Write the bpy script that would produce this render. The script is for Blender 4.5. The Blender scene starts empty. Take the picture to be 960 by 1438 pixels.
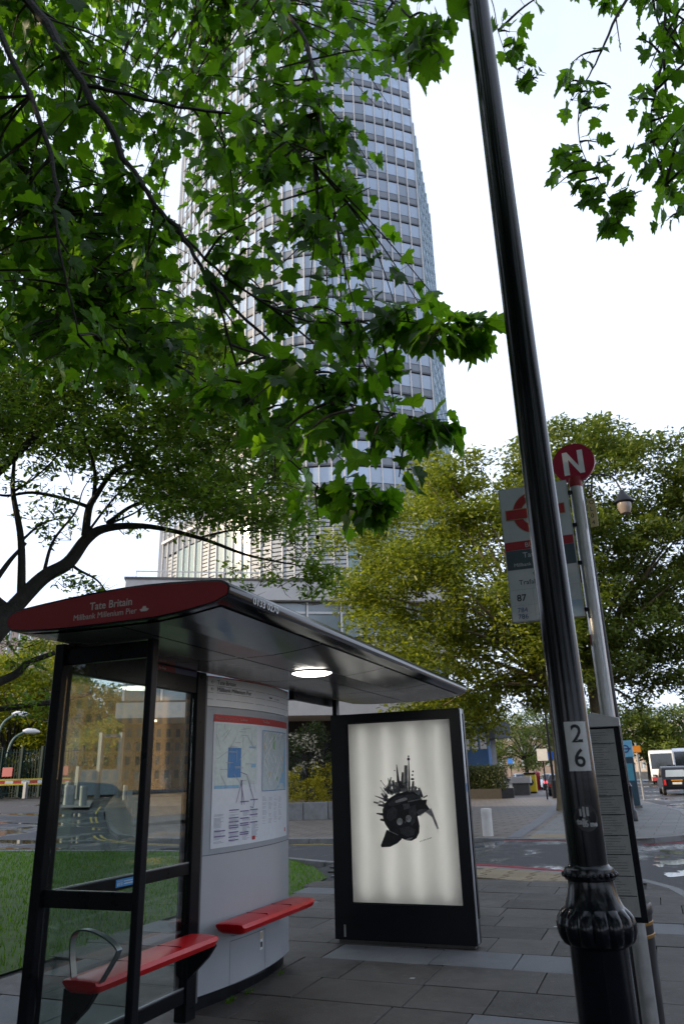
import bpy, bmesh, math, random
import numpy as np
from mathutils import Vector, Matrix
from mathutils.geometry import delaunay_2d_cdt
R = math.radians
random.seed(7); rng = np.random.default_rng(7)
sc = bpy.context.scene
col = sc.collection

# ------------------------------------------------------------------ camera
FPX, PITCH, ROLL, YAW, EYE = 1030.0, R(19.84), R(-1.7), R(21.3), 1.6
_fw = np.array([-math.sin(YAW)*math.cos(PITCH), math.cos(YAW)*math.cos(PITCH), math.sin(PITCH)])
_r0 = np.array([math.cos(YAW), math.sin(YAW), 0.0]); _u0 = np.cross(_r0, _fw)
_r = math.cos(ROLL)*_r0 + math.sin(ROLL)*_u0
_u = -math.sin(ROLL)*_r0 + math.cos(ROLL)*_u0
cam_d = bpy.data.cameras.new('camera'); cam = bpy.data.objects.new('camera', cam_d); col.objects.link(cam)
cam_d.sensor_fit = 'VERTICAL'; cam_d.sensor_height = 36.0; cam_d.lens = 36.0*FPX/1438.0
cam_d.clip_start = 0.05; cam_d.clip_end = 4000
cam_d.dof.use_dof = True; cam_d.dof.focus_distance = 6.5; cam_d.dof.aperture_fstop = 3.5
M = Matrix(((_r[0], _u[0], -_fw[0], 0), (_r[1], _u[1], -_fw[1], 0), (_r[2], _u[2], -_fw[2], EYE), (0, 0, 0, 1)))
cam.matrix_world = M
sc.camera = cam

# ------------------------------------------------------------------ light
SUN_AZ, SUN_EL = R(122), R(18)                # azimuth counted from +Y towards -X
S = Vector((-math.sin(SUN_AZ)*math.cos(SUN_EL), math.cos(SUN_AZ)*math.cos(SUN_EL), math.sin(SUN_EL)))
world = bpy.data.worlds.new('World'); sc.world = world; world.use_nodes = True
nt = world.node_tree; nt.nodes.clear()
w_out = nt.nodes.new('ShaderNodeOutputWorld'); w_bg = nt.nodes.new('ShaderNodeBackground')
w_sky = nt.nodes.new('ShaderNodeTexSky'); w_sky.sky_type = 'NISHITA'; w_sky.sun_disc = False
w_sky.sun_elevation = SUN_EL; w_sky.sun_rotation = math.atan2(S.x, S.y)
w_sky.air_density = 1.0; w_sky.dust_density = 2.0; w_sky.ozone_density = 1.0
# thin bright cloud sheet over the clear sky, opening towards the zenith
w_tc = nt.nodes.new('ShaderNodeTexCoord'); w_sep = nt.nodes.new('ShaderNodeSeparateXYZ')
nt.links.new(w_tc.outputs['Generated'], w_sep.inputs[0])
w_rmp = nt.nodes.new('ShaderNodeMapRange'); w_rmp.inputs[1].default_value = 0.30; w_rmp.inputs[2].default_value = 0.95
w_rmp.inputs[3].default_value = 0.97; w_rmp.inputs[4].default_value = 0.62
nt.links.new(w_sep.outputs[2], w_rmp.inputs[0])
w_noi = nt.nodes.new('ShaderNodeTexNoise'); w_noi.inputs['Scale'].default_value = 2.2; w_noi.inputs['Detail'].default_value = 6
nt.links.new(w_tc.outputs['Generated'], w_noi.inputs['Vector'])
w_nr = nt.nodes.new('ShaderNodeMapRange'); w_nr.inputs[1].default_value = 0.35; w_nr.inputs[2].default_value = 0.65
w_nr.inputs[3].default_value = 0.75; w_nr.inputs[4].default_value = 1.05
nt.links.new(w_noi.outputs['Fac'], w_nr.inputs[0])
w_mul = nt.nodes.new('ShaderNodeMath'); w_mul.operation = 'MULTIPLY'; w_mul.use_clamp = True
nt.links.new(w_rmp.outputs[0], w_mul.inputs[0]); nt.links.new(w_nr.outputs[0], w_mul.inputs[1])
w_mix = nt.nodes.new('ShaderNodeMix'); w_mix.data_type = 'RGBA'
nt.links.new(w_mul.outputs[0], w_mix.inputs[0]); nt.links.new(w_sky.outputs[0], w_mix.inputs[6])
w_mix.inputs[7].default_value = (11.4, 12.8, 15.6, 1)
nt.links.new(w_mix.outputs[2], w_bg.inputs[0]); w_bg.inputs[1].default_value = 0.10
nt.links.new(w_bg.outputs[0], w_out.inputs[0])
sun_d = bpy.data.lights.new('sun', 'SUN'); sun_d.energy = 5.0; sun_d.angle = R(0.6); sun_d.color = (1.0, 0.80, 0.55)
sun = bpy.data.objects.new('sun', sun_d); col.objects.link(sun)
sun.rotation_euler = S.to_track_quat('Z', 'Y').to_euler(); sun.location = (-30, -10, 30)
sc.render.engine = 'CYCLES'
vs = sc.view_settings; vs.view_transform = 'Standard'; vs.look = 'None'; vs.exposure = 0.25; vs.gamma = 1.0
sc.cycles.max_bounces = 7; sc.cycles.transparent_max_bounces = 12; sc.cycles.caustics_reflective = False; sc.cycles.caustics_refractive = False

# ------------------------------------------------------------------ helpers
def at(x, y, dist):                           # a photograph direction at a horizontal distance
    d = (x-480)/FPX*_r - (y-719)/FPX*_u + _fw
    d = d*dist/math.hypot(d[0], d[1])
    return Vector((d[0], d[1], EYE+d[2]))
def pol(az, d, z=0.0): return Vector((-math.sin(R(az))*d, math.cos(R(az))*d, z))

def tag(o, label=None, cat=None, group=None, kind=None):
    if label: o['label'] = label
    if cat: o['category'] = cat
    if group: o['group'] = group
    if kind: o['kind'] = kind
    return o
class MB:
    def __init__(s): s.v = []; s.f = []
    def face(s, pts):
        n = len(s.v); s.v += [tuple(p) for p in pts]; s.f.append(tuple(range(n, n+len(pts)))); return s
    def box(s, x0, x1, y0, y1, z0, z1):
        n = len(s.v)
        s.v += [(x0,y0,z0),(x1,y0,z0),(x1,y1,z0),(x0,y1,z0),(x0,y0,z1),(x1,y0,z1),(x1,y1,z1),(x0,y1,z1)]
        s.f += [tuple(n+i for i in q) for q in ((0,3,2,1),(4,5,6,7),(0,1,5,4),(1,2,6,5),(2,3,7,6),(3,0,4,7))]; return s
    def bar(s, a, b, w, h, up=(0,0,1)):        # a rectangular bar from a to b
        a = Vector(a); b = Vector(b); d = (b-a).normalized(); up = Vector(up)
        if abs(d.dot(up)) > .99: up = Vector((0,1,0))
        sx = d.cross(up).normalized()*w/2; sz = sx.cross(d).normalized()*h/2
        n = len(s.v)
        for p in (a, b): s.v += [tuple(p-sx-sz), tuple(p+sx-sz), tuple(p+sx+sz), tuple(p-sx+sz)]
        s.f += [tuple(n+i for i in q) for q in ((0,3,2,1),(4,5,6,7),(0,1,5,4),(1,2,6,5),(2,3,7,6),(3,0,4,7))]; return s
    def tube(s, pts, rad, n=8, cap=True):
        pts = [Vector(p) for p in pts]
        if not hasattr(rad, '__len__'): rad = [rad]*len(pts)
        b0 = len(s.v); a = None
        for i, p in enumerate(pts):
            d = (pts[min(i+1, len(pts)-1)] - pts[max(i-1, 0)]).normalized()
            if a is None:
                rf = Vector((0.31,0.17,0.93))
                if abs(d.dot(rf)) > .95: rf = Vector((1,0,0))
                a = d.cross(rf).normalized()
            else: a = (a-d*a.dot(d)).normalized()      # carried along, so the tube never twists
            b = d.cross(a)
            for k in range(n):
                t = 2*math.pi*k/n; s.v.append(tuple(p + (a*math.cos(t)+b*math.sin(t))*rad[i]))
        for i in range(len(pts)-1):
            for k in range(n):
                q = b0+i*n+k; q2 = b0+i*n+(k+1) % n
                s.f.append((q, q2, q2+n, q+n))
        if cap:
            s.f.append(tuple(b0+k for k in range(n))[::-1]); e = b0+(len(pts)-1)*n; s.f.append(tuple(e+k for k in range(n)))
        return s
    def lathe(s, prof, c=(0,0), n=24, lob=None):   # prof: (r, z); lob(i, t) scales the radius
        b0 = len(s.v)
        for i, (r, z) in enumerate(prof):
            for k in range(n):
                t = 2*math.pi*k/n; rr = r*(lob(i, t) if lob else 1)
                s.v.append((c[0]+rr*math.cos(t), c[1]+rr*math.sin(t), z))
        for i in range(len(prof)-1):
            for k in range(n):
                q = b0+i*n+k; q2 = b0+i*n+(k+1) % n
                s.f.append((q, q2, q2+n, q+n))
        s.f.append(tuple(b0+k for k in range(n))[::-1]); e = b0+(len(prof)-1)*n; s.f.append(tuple(e+k for k in range(n)))
        return s
    def prism(s, poly, o, u, v, depth):        # a polygon in the frame (o,u,v), pushed back along u x v
        o = Vector(o); u = Vector(u); v = Vector(v); w = u.cross(v)*depth; n = len(s.v); k = len(poly)
        for (a, b) in poly: s.v.append(tuple(o+u*a+v*b))
        for (a, b) in poly: s.v.append(tuple(o+u*a+v*b-w))
        s.f.append(tuple(range(n, n+k))); s.f.append(tuple(range(n+2*k-1, n+k-1, -1)))
        for i in range(k):
            j = (i+1) % k; s.f.append((n+j, n+i, n+k+i, n+k+j))
        return s
    def mesh(s, name):
        m = bpy.data.meshes.new(name); m.from_pydata(s.v, [], s.f); m.update(); return m
def obj(name, me, m, parent=None, bevel=0, smooth=False, label=None):
    if isinstance(me, MB): me = me.mesh(name)
    if m is not None and not me.materials: me.materials.append(m)
    o = bpy.data.objects.new(name, me); col.objects.link(o)
    if smooth:
        for p in me.polygons: p.use_smooth = True
        me.set_sharp_from_angle(angle=R(40))
    if bevel:
        b = o.modifiers.new('bevel', 'BEVEL'); b.width = bevel; b.segments = 2; b.limit_method = 'ANGLE'; b.angle_limit = R(40)
    if parent is not None: child(o, parent)
    if label: o['label'] = label
    return o
ROOTLOC = {}
def child(o, parent):
    o.parent = parent
    if parent.name in ROOTLOC: o.matrix_parent_inverse = Matrix.Translation(-ROOTLOC[parent.name])
def root(name, loc, label, cat, group=None, rz=0.0, world=False):   # an Empty at the thing's base
    e = bpy.data.objects.new(name, None); col.objects.link(e); e.location = loc; e.rotation_euler = (0,0,rz)
    e.empty_display_size = .2
    if world: ROOTLOC[e.name] = Vector(loc)
    return tag(e, label, cat, group)
def copy_tree(o, parent=None):
    c = o.copy(); col.objects.link(c); c.parent = parent
    for k in ('label',):
        if parent is not None and k in c: pass
    for ch in list(o.children): copy_tree(ch, c)
    return c
LAST = []
def text(body, size, o, u, v, m, parent, name='lettering', align='LEFT', ext=0.0004, bold=0.0, sx=1.0):
    cu = bpy.data.curves.new('t', 'FONT'); cu.body = body; cu.size = size; cu.align_x = align; cu.extrude = ext; cu.offset = bold; cu.resolution_u = 3
    to = bpy.data.objects.new('t', cu); col.objects.link(to)
    dg = bpy.context.evaluated_depsgraph_get(); me = bpy.data.meshes.new_from_object(to.evaluated_get(dg))
    bpy.data.objects.remove(to); bpy.data.curves.remove(cu)
    u = Vector(u).normalized(); v = Vector(v).normalized(); w = u.cross(v)
    mt = Matrix(((u.x*sx, v.x, w.x, o[0]), (u.y*sx, v.y, w.y, o[1]), (u.z*sx, v.z, w.z, o[2]), (0,0,0,1)))
    par = list(range(len(me.vertices)))
    def fnd(a):
        while par[a] != a: par[a] = par[par[a]]; a = par[a]
        return a
    for e_ in me.edges: par[fnd(e_.vertices[0])] = fnd(e_.vertices[1])
    ex = {}
    for v_ in me.vertices:
        k = fnd(v_.index); a = ex.get(k, (1e9,-1e9)); ex[k] = (min(a[0], v_.co.x), max(a[1], v_.co.x))
    words = []; hi = -1e9                      # one mesh per word
    for k, (a, c) in sorted(ex.items(), key=lambda q: q[1]):
        if a-hi > size*.17: words.append(set())
        words[-1].add(k); hi = max(hi, c)
    me.transform(mt); out = None; VC = [tuple(v_.co) for v_ in me.vertices]; F_ = [tuple(p_.vertices) for p_ in me.polygons]
    for wset in words:
        ff = [f_ for f_ in F_ if fnd(f_[0]) in wset]; used = sorted({i for f_ in ff for i in f_}); ix = {u_: i for i, u_ in enumerate(used)}
        b_ = MB(); b_.v = [VC[i] for i in used]; b_.f = [tuple(ix[i] for i in f_) for f_ in ff]; out = obj(name, b_, m, parent)
        LAST.append(out)
    bpy.data.meshes.remove(me)
    return out
def spline(pts, n=6):                          # Catmull-Rom through points
    pts = [Vector(p) for p in pts]; P = [pts[0]*2-pts[1]] + pts + [pts[-1]*2-pts[-2]]; out = []
    for i in range(1, len(P)-2):
        a, b, c, d = P[i-1:i+3]
        for k in range(n):
            t = k/n; out.append(.5*((2*b)+(c-a)*t+(2*a-5*b+4*c-d)*t*t+(3*b-a-3*c+d)*t**3))
    out.append(pts[-1]); return out

# ------------------------------------------------------------------ materials
def mat(name, c, rough=.6, metal=0., var=.12, scale=6., bump=0., bscale=60., spec=.5, coat=0., rvar=0., obj_var=0., coord='Object', c2=None, dirt=0.):
    m = bpy.data.materials.new(name); m.use_nodes = True; t = m.node_tree; b = t.nodes['Principled BSDF']
    b.inputs['Roughness'].default_value = rough; b.inputs['Metallic'].default_value = metal
    b.inputs['Specular IOR Level'].default_value = spec; b.inputs['Coat Weight'].default_value = coat; b.inputs['Coat Roughness'].default_value = .08
    tc = t.nodes.new('ShaderNodeTexCoord'); n = t.nodes.new('ShaderNodeTexNoise')
    n.inputs['Scale'].default_value = scale; n.inputs['Detail'].default_value = 8; n.inputs['Roughness'].default_value = .65
    t.links.new(tc.outputs[coord], n.inputs['Vector'])
    rp = t.nodes.new('ShaderNodeValToRGB'); e = rp.color_ramp.elements
    cb = c2 if c2 else tuple(min(1, x*(1+var)) for x in c)
    e[0].position = .3; e[1].position = .7
    e[0].color = (*[x*(1-var) for x in c], 1); e[1].color = (*cb, 1)
    t.links.new(n.outputs['Fac'], rp.inputs[0]); last = rp.outputs[0]
    if obj_var:
        oi = t.nodes.new('ShaderNodeObjectInfo'); hs = t.nodes.new('ShaderNodeHueSaturation')
        mr = t.nodes.new('ShaderNodeMapRange'); mr.inputs[3].default_value = 1-obj_var; mr.inputs[4].default_value = 1+obj_var
        t.links.new(oi.outputs['Random'], mr.inputs[0]); t.links.new(mr.outputs[0], hs.inputs['Value'])
        t.links.new(last, hs.inputs['Color']); last = hs.outputs[0]
    if dirt:
        n3 = t.nodes.new('ShaderNodeTexNoise'); n3.inputs['Scale'].default_value = scale*.6; n3.inputs['Detail'].default_value = 10; n3.inputs['Roughness'].default_value = .75
        t.links.new(tc.outputs[coord], n3.inputs['Vector'])
        r3 = t.nodes.new('ShaderNodeMapRange'); r3.inputs[1].default_value = .48; r3.inputs[2].default_value = .72; r3.inputs[3].default_value = 0; r3.inputs[4].default_value = dirt
        t.links.new(n3.outputs['Fac'], r3.inputs[0]); mx = t.nodes.new('ShaderNodeMix'); mx.data_type = 'RGBA'; mx.blend_type = 'MULTIPLY'
        t.links.new(r3.outputs[0], mx.inputs[0]); t.links.new(last, mx.inputs[6]); mx.inputs[7].default_value = (.25,.22,.18,1); last = mx.outputs[2]
    t.links.new(last, b.inputs['Base Color'])
    if rvar:
        mr = t.nodes.new('ShaderNodeMapRange'); mr.inputs[3].default_value = max(0, rough-rvar); mr.inputs[4].default_value = min(1, rough+rvar)
        mr.inputs[1].default_value = .35; mr.inputs[2].default_value = .65
        t.links.new(n.outputs['Fac'], mr.inputs[0]); t.links.new(mr.outputs[0], b.inputs['Roughness'])
    if bump:
        n2 = t.nodes.new('ShaderNodeTexNoise'); n2.inputs['Scale'].default_value = bscale; n2.inputs['Detail'].default_value = 5
        t.links.new(tc.outputs[coord], n2.inputs['Vector']); bp = t.nodes.new('ShaderNodeBump'); bp.inputs['Strength'].default_value = bump; bp.inputs['Distance'].default_value = .02
        t.links.new(n2.outputs['Fac'], bp.inputs['Height']); t.links.new(bp.outputs[0], b.inputs['Normal'])
    return m
def emit(name, c, s):
    m = bpy.data.materials.new(name); m.use_nodes = True; t = m.node_tree; t.nodes.clear()
    o = t.nodes.new('ShaderNodeOutputMaterial'); e = t.nodes.new('ShaderNodeEmission'); e.inputs[0].default_value = (*c, 1); e.inputs[1].default_value = s
    t.links.new(e.outputs[0], o.inputs[0]); return m
def glass(name, tint=(.86,.90,.88), ior=1.8, rough=0.0):
    m = bpy.data.materials.new(name); m.use_nodes = True; t = m.node_tree; t.nodes.clear()
    o = t.nodes.new('ShaderNodeOutputMaterial'); tr = t.nodes.new('ShaderNodeBsdfTransparent'); tr.inputs[0].default_value = (*tint, 1)
    gl = t.nodes.new('ShaderNodeBsdfGlossy'); gl.inputs['Roughness'].default_value = rough; lw = t.nodes.new('ShaderNodeLayerWeight'); lw.inputs[0].default_value = .5
    pw_ = t.nodes.new('ShaderNodeMath'); pw_.operation = 'POWER'; pw_.inputs[1].default_value = 5.0; t.links.new(lw.outputs['Facing'], pw_.inputs[0])
    fr = t.nodes.new('ShaderNodeMapRange'); fr.inputs[3].default_value = ((ior-1)/(ior+1))**2; fr.inputs[4].default_value = 1.0; t.links.new(pw_.outputs[0], fr.inputs[0])
    mx = t.nodes.new('ShaderNodeMixShader'); t.links.new(fr.outputs[0], mx.inputs[0]); t.links.new(tr.outputs[0], mx.inputs[1]); t.links.new(gl.outputs[0], mx.inputs[2])
    t.links.new(mx.outputs[0], o.inputs[0]); return m
def leafmat(name, c, trans, tint=.35, rough=.42, tw=.35):
    m = bpy.data.materials.new(name); m.use_nodes = True; t = m.node_tree; b = t.nodes['Principled BSDF']; o = t.nodes['Material Output']
    at_ = t.nodes.new('ShaderNodeAttribute'); at_.attribute_name = 'tint'; oi = t.nodes.new('ShaderNodeObjectInfo')
    ad = t.nodes.new('ShaderNodeMath'); ad.operation = 'ADD'; t.links.new(at_.outputs['Fac'], ad.inputs[0]); t.links.new(oi.outputs['Random'], ad.inputs[1])
    fr = t.nodes.new('ShaderNodeMath'); fr.operation = 'FRACT'; t.links.new(ad.outputs[0], fr.inputs[0])
    mr = t.nodes.new('ShaderNodeMapRange'); mr.inputs[3].default_value = 1-tint; mr.inputs[4].default_value = 1+tint; t.links.new(fr.outputs[0], mr.inputs[0])
    mh = t.nodes.new('ShaderNodeMapRange'); mh.inputs[3].default_value = .51; mh.inputs[4].default_value = .488; t.links.new(fr.outputs[0], mh.inputs[0])
    def hs(cc):
        h = t.nodes.new('ShaderNodeHueSaturation'); h.inputs['Color'].default_value = (*cc, 1); t.links.new(mr.outputs[0], h.inputs['Value']); t.links.new(mh.outputs[0], h.inputs['Hue']); return h.outputs[0]
    t.links.new(hs(c), b.inputs['Base Color']); b.inputs['Roughness'].default_value = rough; b.inputs['Specular IOR Level'].default_value = .4
    tr = t.nodes.new('ShaderNodeBsdfTranslucent'); t.links.new(hs(trans), tr.inputs[0])
    mx = t.nodes.new('ShaderNodeMixShader'); mx.inputs[0].default_value = tw; t.links.new(b.outputs[0], mx.inputs[1]); t.links.new(tr.outputs[0], mx.inputs[2]); t.links.new(mx.outputs[0], o.inputs[0])
    return m
def asphalt(name, c, wet=.5, scale=.35, wr=.06):                # wet patches follow their own noise
    m = mat(name, c, .75, var=.25, scale=30, bump=.35, bscale=140, coord='Object'); t = m.node_tree; b = t.nodes['Principled BSDF']
    tc = t.nodes.new('ShaderNodeTexCoord'); mp = t.nodes.new('ShaderNodeMapping'); mp.inputs['Scale'].default_value = (1, .55, 1)
    t.links.new(tc.outputs['Object'], mp.inputs[0]); n = t.nodes.new('ShaderNodeTexNoise'); n.inputs['Scale'].default_value = scale; n.inputs['Detail'].default_value = 9; n.inputs['Roughness'].default_value = .68
    t.links.new(mp.outputs[0], n.inputs['Vector'])
    mr = t.nodes.new('ShaderNodeMapRange'); mr.inputs[1].default_value = wet-.04; mr.inputs[2].default_value = wet+.06; mr.inputs[3].default_value = .7; mr.inputs[4].default_value = wr
    t.links.new(n.outputs['Fac'], mr.inputs[0]); t.links.new(mr.outputs[0], b.inputs['Roughness'])
    ms = t.nodes.new('ShaderNodeMapRange'); ms.inputs[1].default_value = wet-.04; ms.inputs[2].default_value = wet+.06; ms.inputs[3].default_value = .35; ms.inputs[4].default_value = 0.0
    bp = [x for x in t.nodes if x.type == 'BUMP'][0]; t.links.new(n.outputs['Fac'], ms.inputs[0]); t.links.new(ms.outputs[0], bp.inputs['Strength'])
    return m
def pavers(name, c, bw, bh, rough=.6, mortar=.012, rot=0.):
    m = mat(name, c, rough, var=.2, scale=.8, bump=0); t = m.node_tree; b = t.nodes['Principled BSDF']
    tc = t.nodes.new('ShaderNodeTexCoord'); mp = t.nodes.new('ShaderNodeMapping'); mp.inputs['Rotation'].default_value = (0,0,rot); t.links.new(tc.outputs['Object'], mp.inputs[0])
    br = t.nodes.new('ShaderNodeTexBrick'); t.links.new(mp.outputs[0], br.inputs['Vector']); br.inputs['Scale'].default_value = 1; br.inputs['Brick Width'].default_value = bw; br.inputs['Row Height'].default_value = bh
    br.inputs['Mortar Size'].default_value = mortar; br.inputs['Mortar Smooth'].default_value = .2; br.inputs['Color1'].default_value = (1,1,1,1); br.inputs['Color2'].default_value = (.78,.78,.78,1); br.inputs['Mortar'].default_value = (.3,.3,.3,1)
    mx = t.nodes.new('ShaderNodeMix'); mx.data_type = 'RGBA'; mx.blend_type = 'MULTIPLY'; mx.inputs[0].default_value = 1
    src = b.inputs['Base Color'].links[0].from_socket; t.links.new(src, mx.inputs[6]); t.links.new(br.outputs['Color'], mx.inputs[7]); t.links.new(mx.outputs[2], b.inputs['Base Color'])
    bp = t.nodes.new('ShaderNodeBump'); bp.inputs['Strength'].default_value = .4; bp.inputs['Distance'].default_value = .01; bp.invert = True; t.links.new(br.outputs['Fac'], bp.inputs['Height']); t.links.new(bp.outputs[0], b.inputs['Normal'])
    return m
K = {}
K['black'] = mat('black_paint', (.005,.006,.009), .3, var=.3, scale=4, bump=.03, bscale=25, spec=.3)
K['frame'] = mat('shelter_frame', (.006,.007,.010), .32, var=.25, scale=8, rvar=.05, spec=.12)
K['lamp'] = mat('lamp_black_gloss', (.004,.005,.009), .17, var=.3, scale=9, bump=.03, bscale=14, spec=.32)
K['red'] = mat('red_gloss', (.55,.006,.010), .28, var=.1, scale=3, spec=.4, dirt=.15)
K['fascia'] = mat('fascia_red', (.25,.004,.010), .5, var=.06, scale=2)
K['grey'] = mat('kiosk_grey', (.37,.395,.43), .42, var=.05, scale=2.5, rvar=.08, dirt=.12)
K['lgrey'] = mat('header_grey', (.70,.72,.75), .4, var=.04)
K['joint'] = mat('dark_joint', (.10,.11,.12), .6)
K['white'] = mat('white_paint', (.78,.79,.80), .5, var=.04)
K['paper'] = mat('printed_paper', (.62,.66,.72), .55, var=.05, scale=20)
K['ink'] = mat('dark_ink', (.015,.017,.022), .6)
K['alu'] = mat('brushed_metal', (.42,.42,.42), .38, metal=.75, var=.1, scale=20, rvar=.1)
K['ceil'] = mat('ceiling_panel', (.26,.265,.27), .16, var=.08, scale=1.5, spec=.6)
K['roof'] = mat('roof_edge', (.007,.010,.014), .12, var=.2, spec=.38)
K['glass'] = glass('shelter_glass')
K['steel'] = mat('steel_bollard', (.22,.235,.25), .5, metal=.3, var=.1, scale=9)
K['slab'] = mat('paving_slab', (.060,.054,.049), .58, var=.35, scale=2.6, bump=.25, bscale=70, rvar=.16, obj_var=.3, dirt=.75)
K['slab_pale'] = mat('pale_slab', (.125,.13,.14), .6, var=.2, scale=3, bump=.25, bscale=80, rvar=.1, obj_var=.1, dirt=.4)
def spots(m, sc_, th, c):                     # gum and lichen spots
    t = m.node_tree; b = t.nodes['Principled BSDF']; tc = t.nodes.new('ShaderNodeTexCoord'); vo = t.nodes.new('ShaderNodeTexVoronoi'); vo.inputs['Scale'].default_value = sc_
    t.links.new(tc.outputs['Object'], vo.inputs['Vector']); mr = t.nodes.new('ShaderNodeMapRange'); mr.inputs[1].default_value = th; mr.inputs[2].default_value = th*1.35; mr.inputs[3].default_value = .55; mr.inputs[4].default_value = 0
    t.links.new(vo.outputs['Distance'], mr.inputs[0]); mx = t.nodes.new('ShaderNodeMix'); mx.data_type = 'RGBA'; t.links.new(mr.outputs[0], mx.inputs[0])
    t.links.new(b.inputs['Base Color'].links[0].from_socket, mx.inputs[6]); mx.inputs[7].default_value = (*c, 1); t.links.new(mx.outputs[2], b.inputs['Base Color'])
spots(K['slab'], 5.5, .085, (.12,.115,.11)); spots(K['slab'], 4.1, .07, (.02,.02,.02)); spots(K['slab_pale'], 5, .07, (.06,.06,.06))
K['bed'] = mat('paving_bed', (.030,.030,.030), .9, var=.3, scale=12)
K['kerb'] = mat('kerb_stone', (.17,.17,.17), .55, var=.22, scale=4, bump=.2, rvar=.15, obj_var=.15, dirt=.5)
K['tactile'] = mat('buff_tactile', (.24,.19,.12), .65, var=.15, scale=5, obj_var=.12, dirt=.4)
K['road'] = asphalt('asphalt', (.038,.038,.042), wet=.53, wr=.12)
K['plaza'] = pavers('plaza_pavers', (.165,.138,.115), .9, .45, mortar=.045, rot=.12)
K['fpave'] = pavers('far_slabs', (.17,.165,.16), .9, .6, mortar=.014, rot=.05)
K['redline'] = mat('red_line', (.30,.025,.04), .6, var=.25, scale=8, dirt=.5)
K['yline'] = mat('yellow_line', (.45,.33,.05), .6, var=.25, scale=8, dirt=.5)
K['wline'] = mat('white_line', (.5,.5,.5), .6, var=.25, scale=8, dirt=.5)
K['soil'] = mat('soil', (.045,.088,.010), .9, var=.4, scale=5)
K['grass'] = leafmat('grass_blades', (.085,.20,.006), (.15,.30,.006), tint=.4, rough=.85, tw=.35)
K['bark'] = mat('bark', (.030,.026,.022), .85, var=.4, scale=9, bump=.8, bscale=30)
K['pbark'] = mat('plane_bark', (.14,.11,.06), .8, var=.4, scale=4, bump=.5, bscale=12)
K['twig'] = mat('twig', (.045,.035,.025), .8, var=.3)
K['leaf'] = leafmat('plane_leaf', (.034,.100,.006), (.15,.36,.010), tint=.5, tw=.54)
K['leaf2'] = leafmat('small_leaf', (.075,.120,.016), (.22,.36,.025), tint=.4, tw=.48)
K['leafA'] = leafmat('sunny_plane_leaf', (.135,.165,.018), (.30,.36,.022), tint=.45, tw=.42)  # sunlight put into the colour: paler, yellower plane leaf
K['leafB'] = leafmat('shady_plane_leaf', (.100,.135,.022), (.21,.28,.025), tint=.4, tw=.35)  # shade put into the colour: darker copy of the plane leaf
K['leafY'] = leafmat('yellow_green_leaf', (.17,.20,.014), (.32,.36,.015), tint=.35, tw=.38)
K['gold'] = leafmat('golden_shrub', (.36,.31,.014), (.45,.40,.014), tint=.35, tw=.3)
K['bloss'] = leafmat('cream_blossom', (.45,.40,.30), (.4,.36,.25), tint=.25, tw=.3)
K['dkleaf'] = leafmat('dark_shrub', (.045,.06,.014), (.06,.09,.012), tint=.4, tw=.25)
K['ball'] = mat('seed_ball', (.03,.025,.015), .9)
K['conc'] = mat('pale_concrete', (.50,.47,.45), .75, var=.1, scale=.6, dirt=.25)
K['dconc'] = mat('dark_concrete', (.10,.095,.09), .8, var=.2, scale=1)
K['mull'] = mat('white_mullion', (.62,.60,.58), .45, var=.06)
K['tglass'] = mat('tower_glass', (.26,.33,.43), .12, var=.15, scale=.4, spec=.9, coat=.5, obj_var=.4)
K['tspan'] = mat('tower_spandrel', (.165,.185,.21), .35, var=.15, scale=.5)
K['tdark'] = mat('tower_dark_line', (.075,.08,.09), .5)
K['curtain'] = mat('teal_curtain', (.14,.24,.25), .55, var=.25, scale=3, spec=.7, coat=.4)
K['louvre'] = mat('louvre_panel', (.33,.35,.36), .5, var=.12, scale=2)
K['dglass'] = mat('dark_window', (.02,.024,.03), .06, var=.2, spec=.8)
K['wglass'] = mat('grey_window', (.22,.26,.29), .1, var=.2, scale=.5, spec=.8, obj_var=.3)

# ------------------------------------------------------------------ ground
def gh(x, y):                                  # the drive rises gently towards the barrier on the left
    d = math.hypot(x, y); az = math.degrees(math.atan2(-x, y))
    if az < 20: return 0.0
    t = min(1, max(0, (d-30)/26)); t = t*t*(3-2*t); k = min(1, max(0, (az-22)/12)); return .85*t*k
def table(x, y):                               # the raised crossing brings the side road up to the kerbs
    def st(a, b_, t): t = min(1, max(0, (t-a)/(b_-a))); return t*t*(3-2*t)
    return .10*st(-5.2,-3.4,x)*(1-st(-1.1,-.4,x))*st(12.6,13.4,y)*(1-st(20.6,21.6,y))
def sheet(name, poly, z, m, parent=None, res=2.0, thick=None, extra=(), fn=None):
    xs = [p[0] for p in poly]; ys = [p[1] for p in poly]
    pts = [Vector(p) for p in poly]; k = len(pts)
    edges = [(i, (i+1) % k) for i in range(k)]
    if res:
        for x in np.arange(min(xs)+res*.5, max(xs), res):
            for y in np.arange(min(ys)+res*.5, max(ys), res): pts.append(Vector((x, y)))
    pts += [Vector(p) for p in extra]
    v, e, f, *_ = delaunay_2d_cdt(pts, edges, [], 1, 1e-4)
    b = MB(); b.v = [(p.x, p.y, z+gh(p.x, p.y)+(fn(p.x, p.y) if fn else 0)) for p in v]; b.f = [tuple(q) for q in f]
    me = b.mesh(name)
    bm = bmesh.new(); bm.from_mesh(me); bmesh.ops.recalc_face_normals(bm, faces=bm.faces)
    for fc in bm.faces:
        if fc.normal.z < 0: fc.normal_flip()
    bm.to_mesh(me); bm.free()
    return obj(name, me, m, parent)
def struct(o, label, cat): return tag(o, label, cat, kind='structure')
struct(obj('ground', MB().face([(-2500,-2500,-.9),(2500,-2500,-.9),(2500,2500,-.9),(-2500,2500,-.9)]), K['dconc']), 'dark ground reaching out to the horizon', 'ground')
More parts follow.
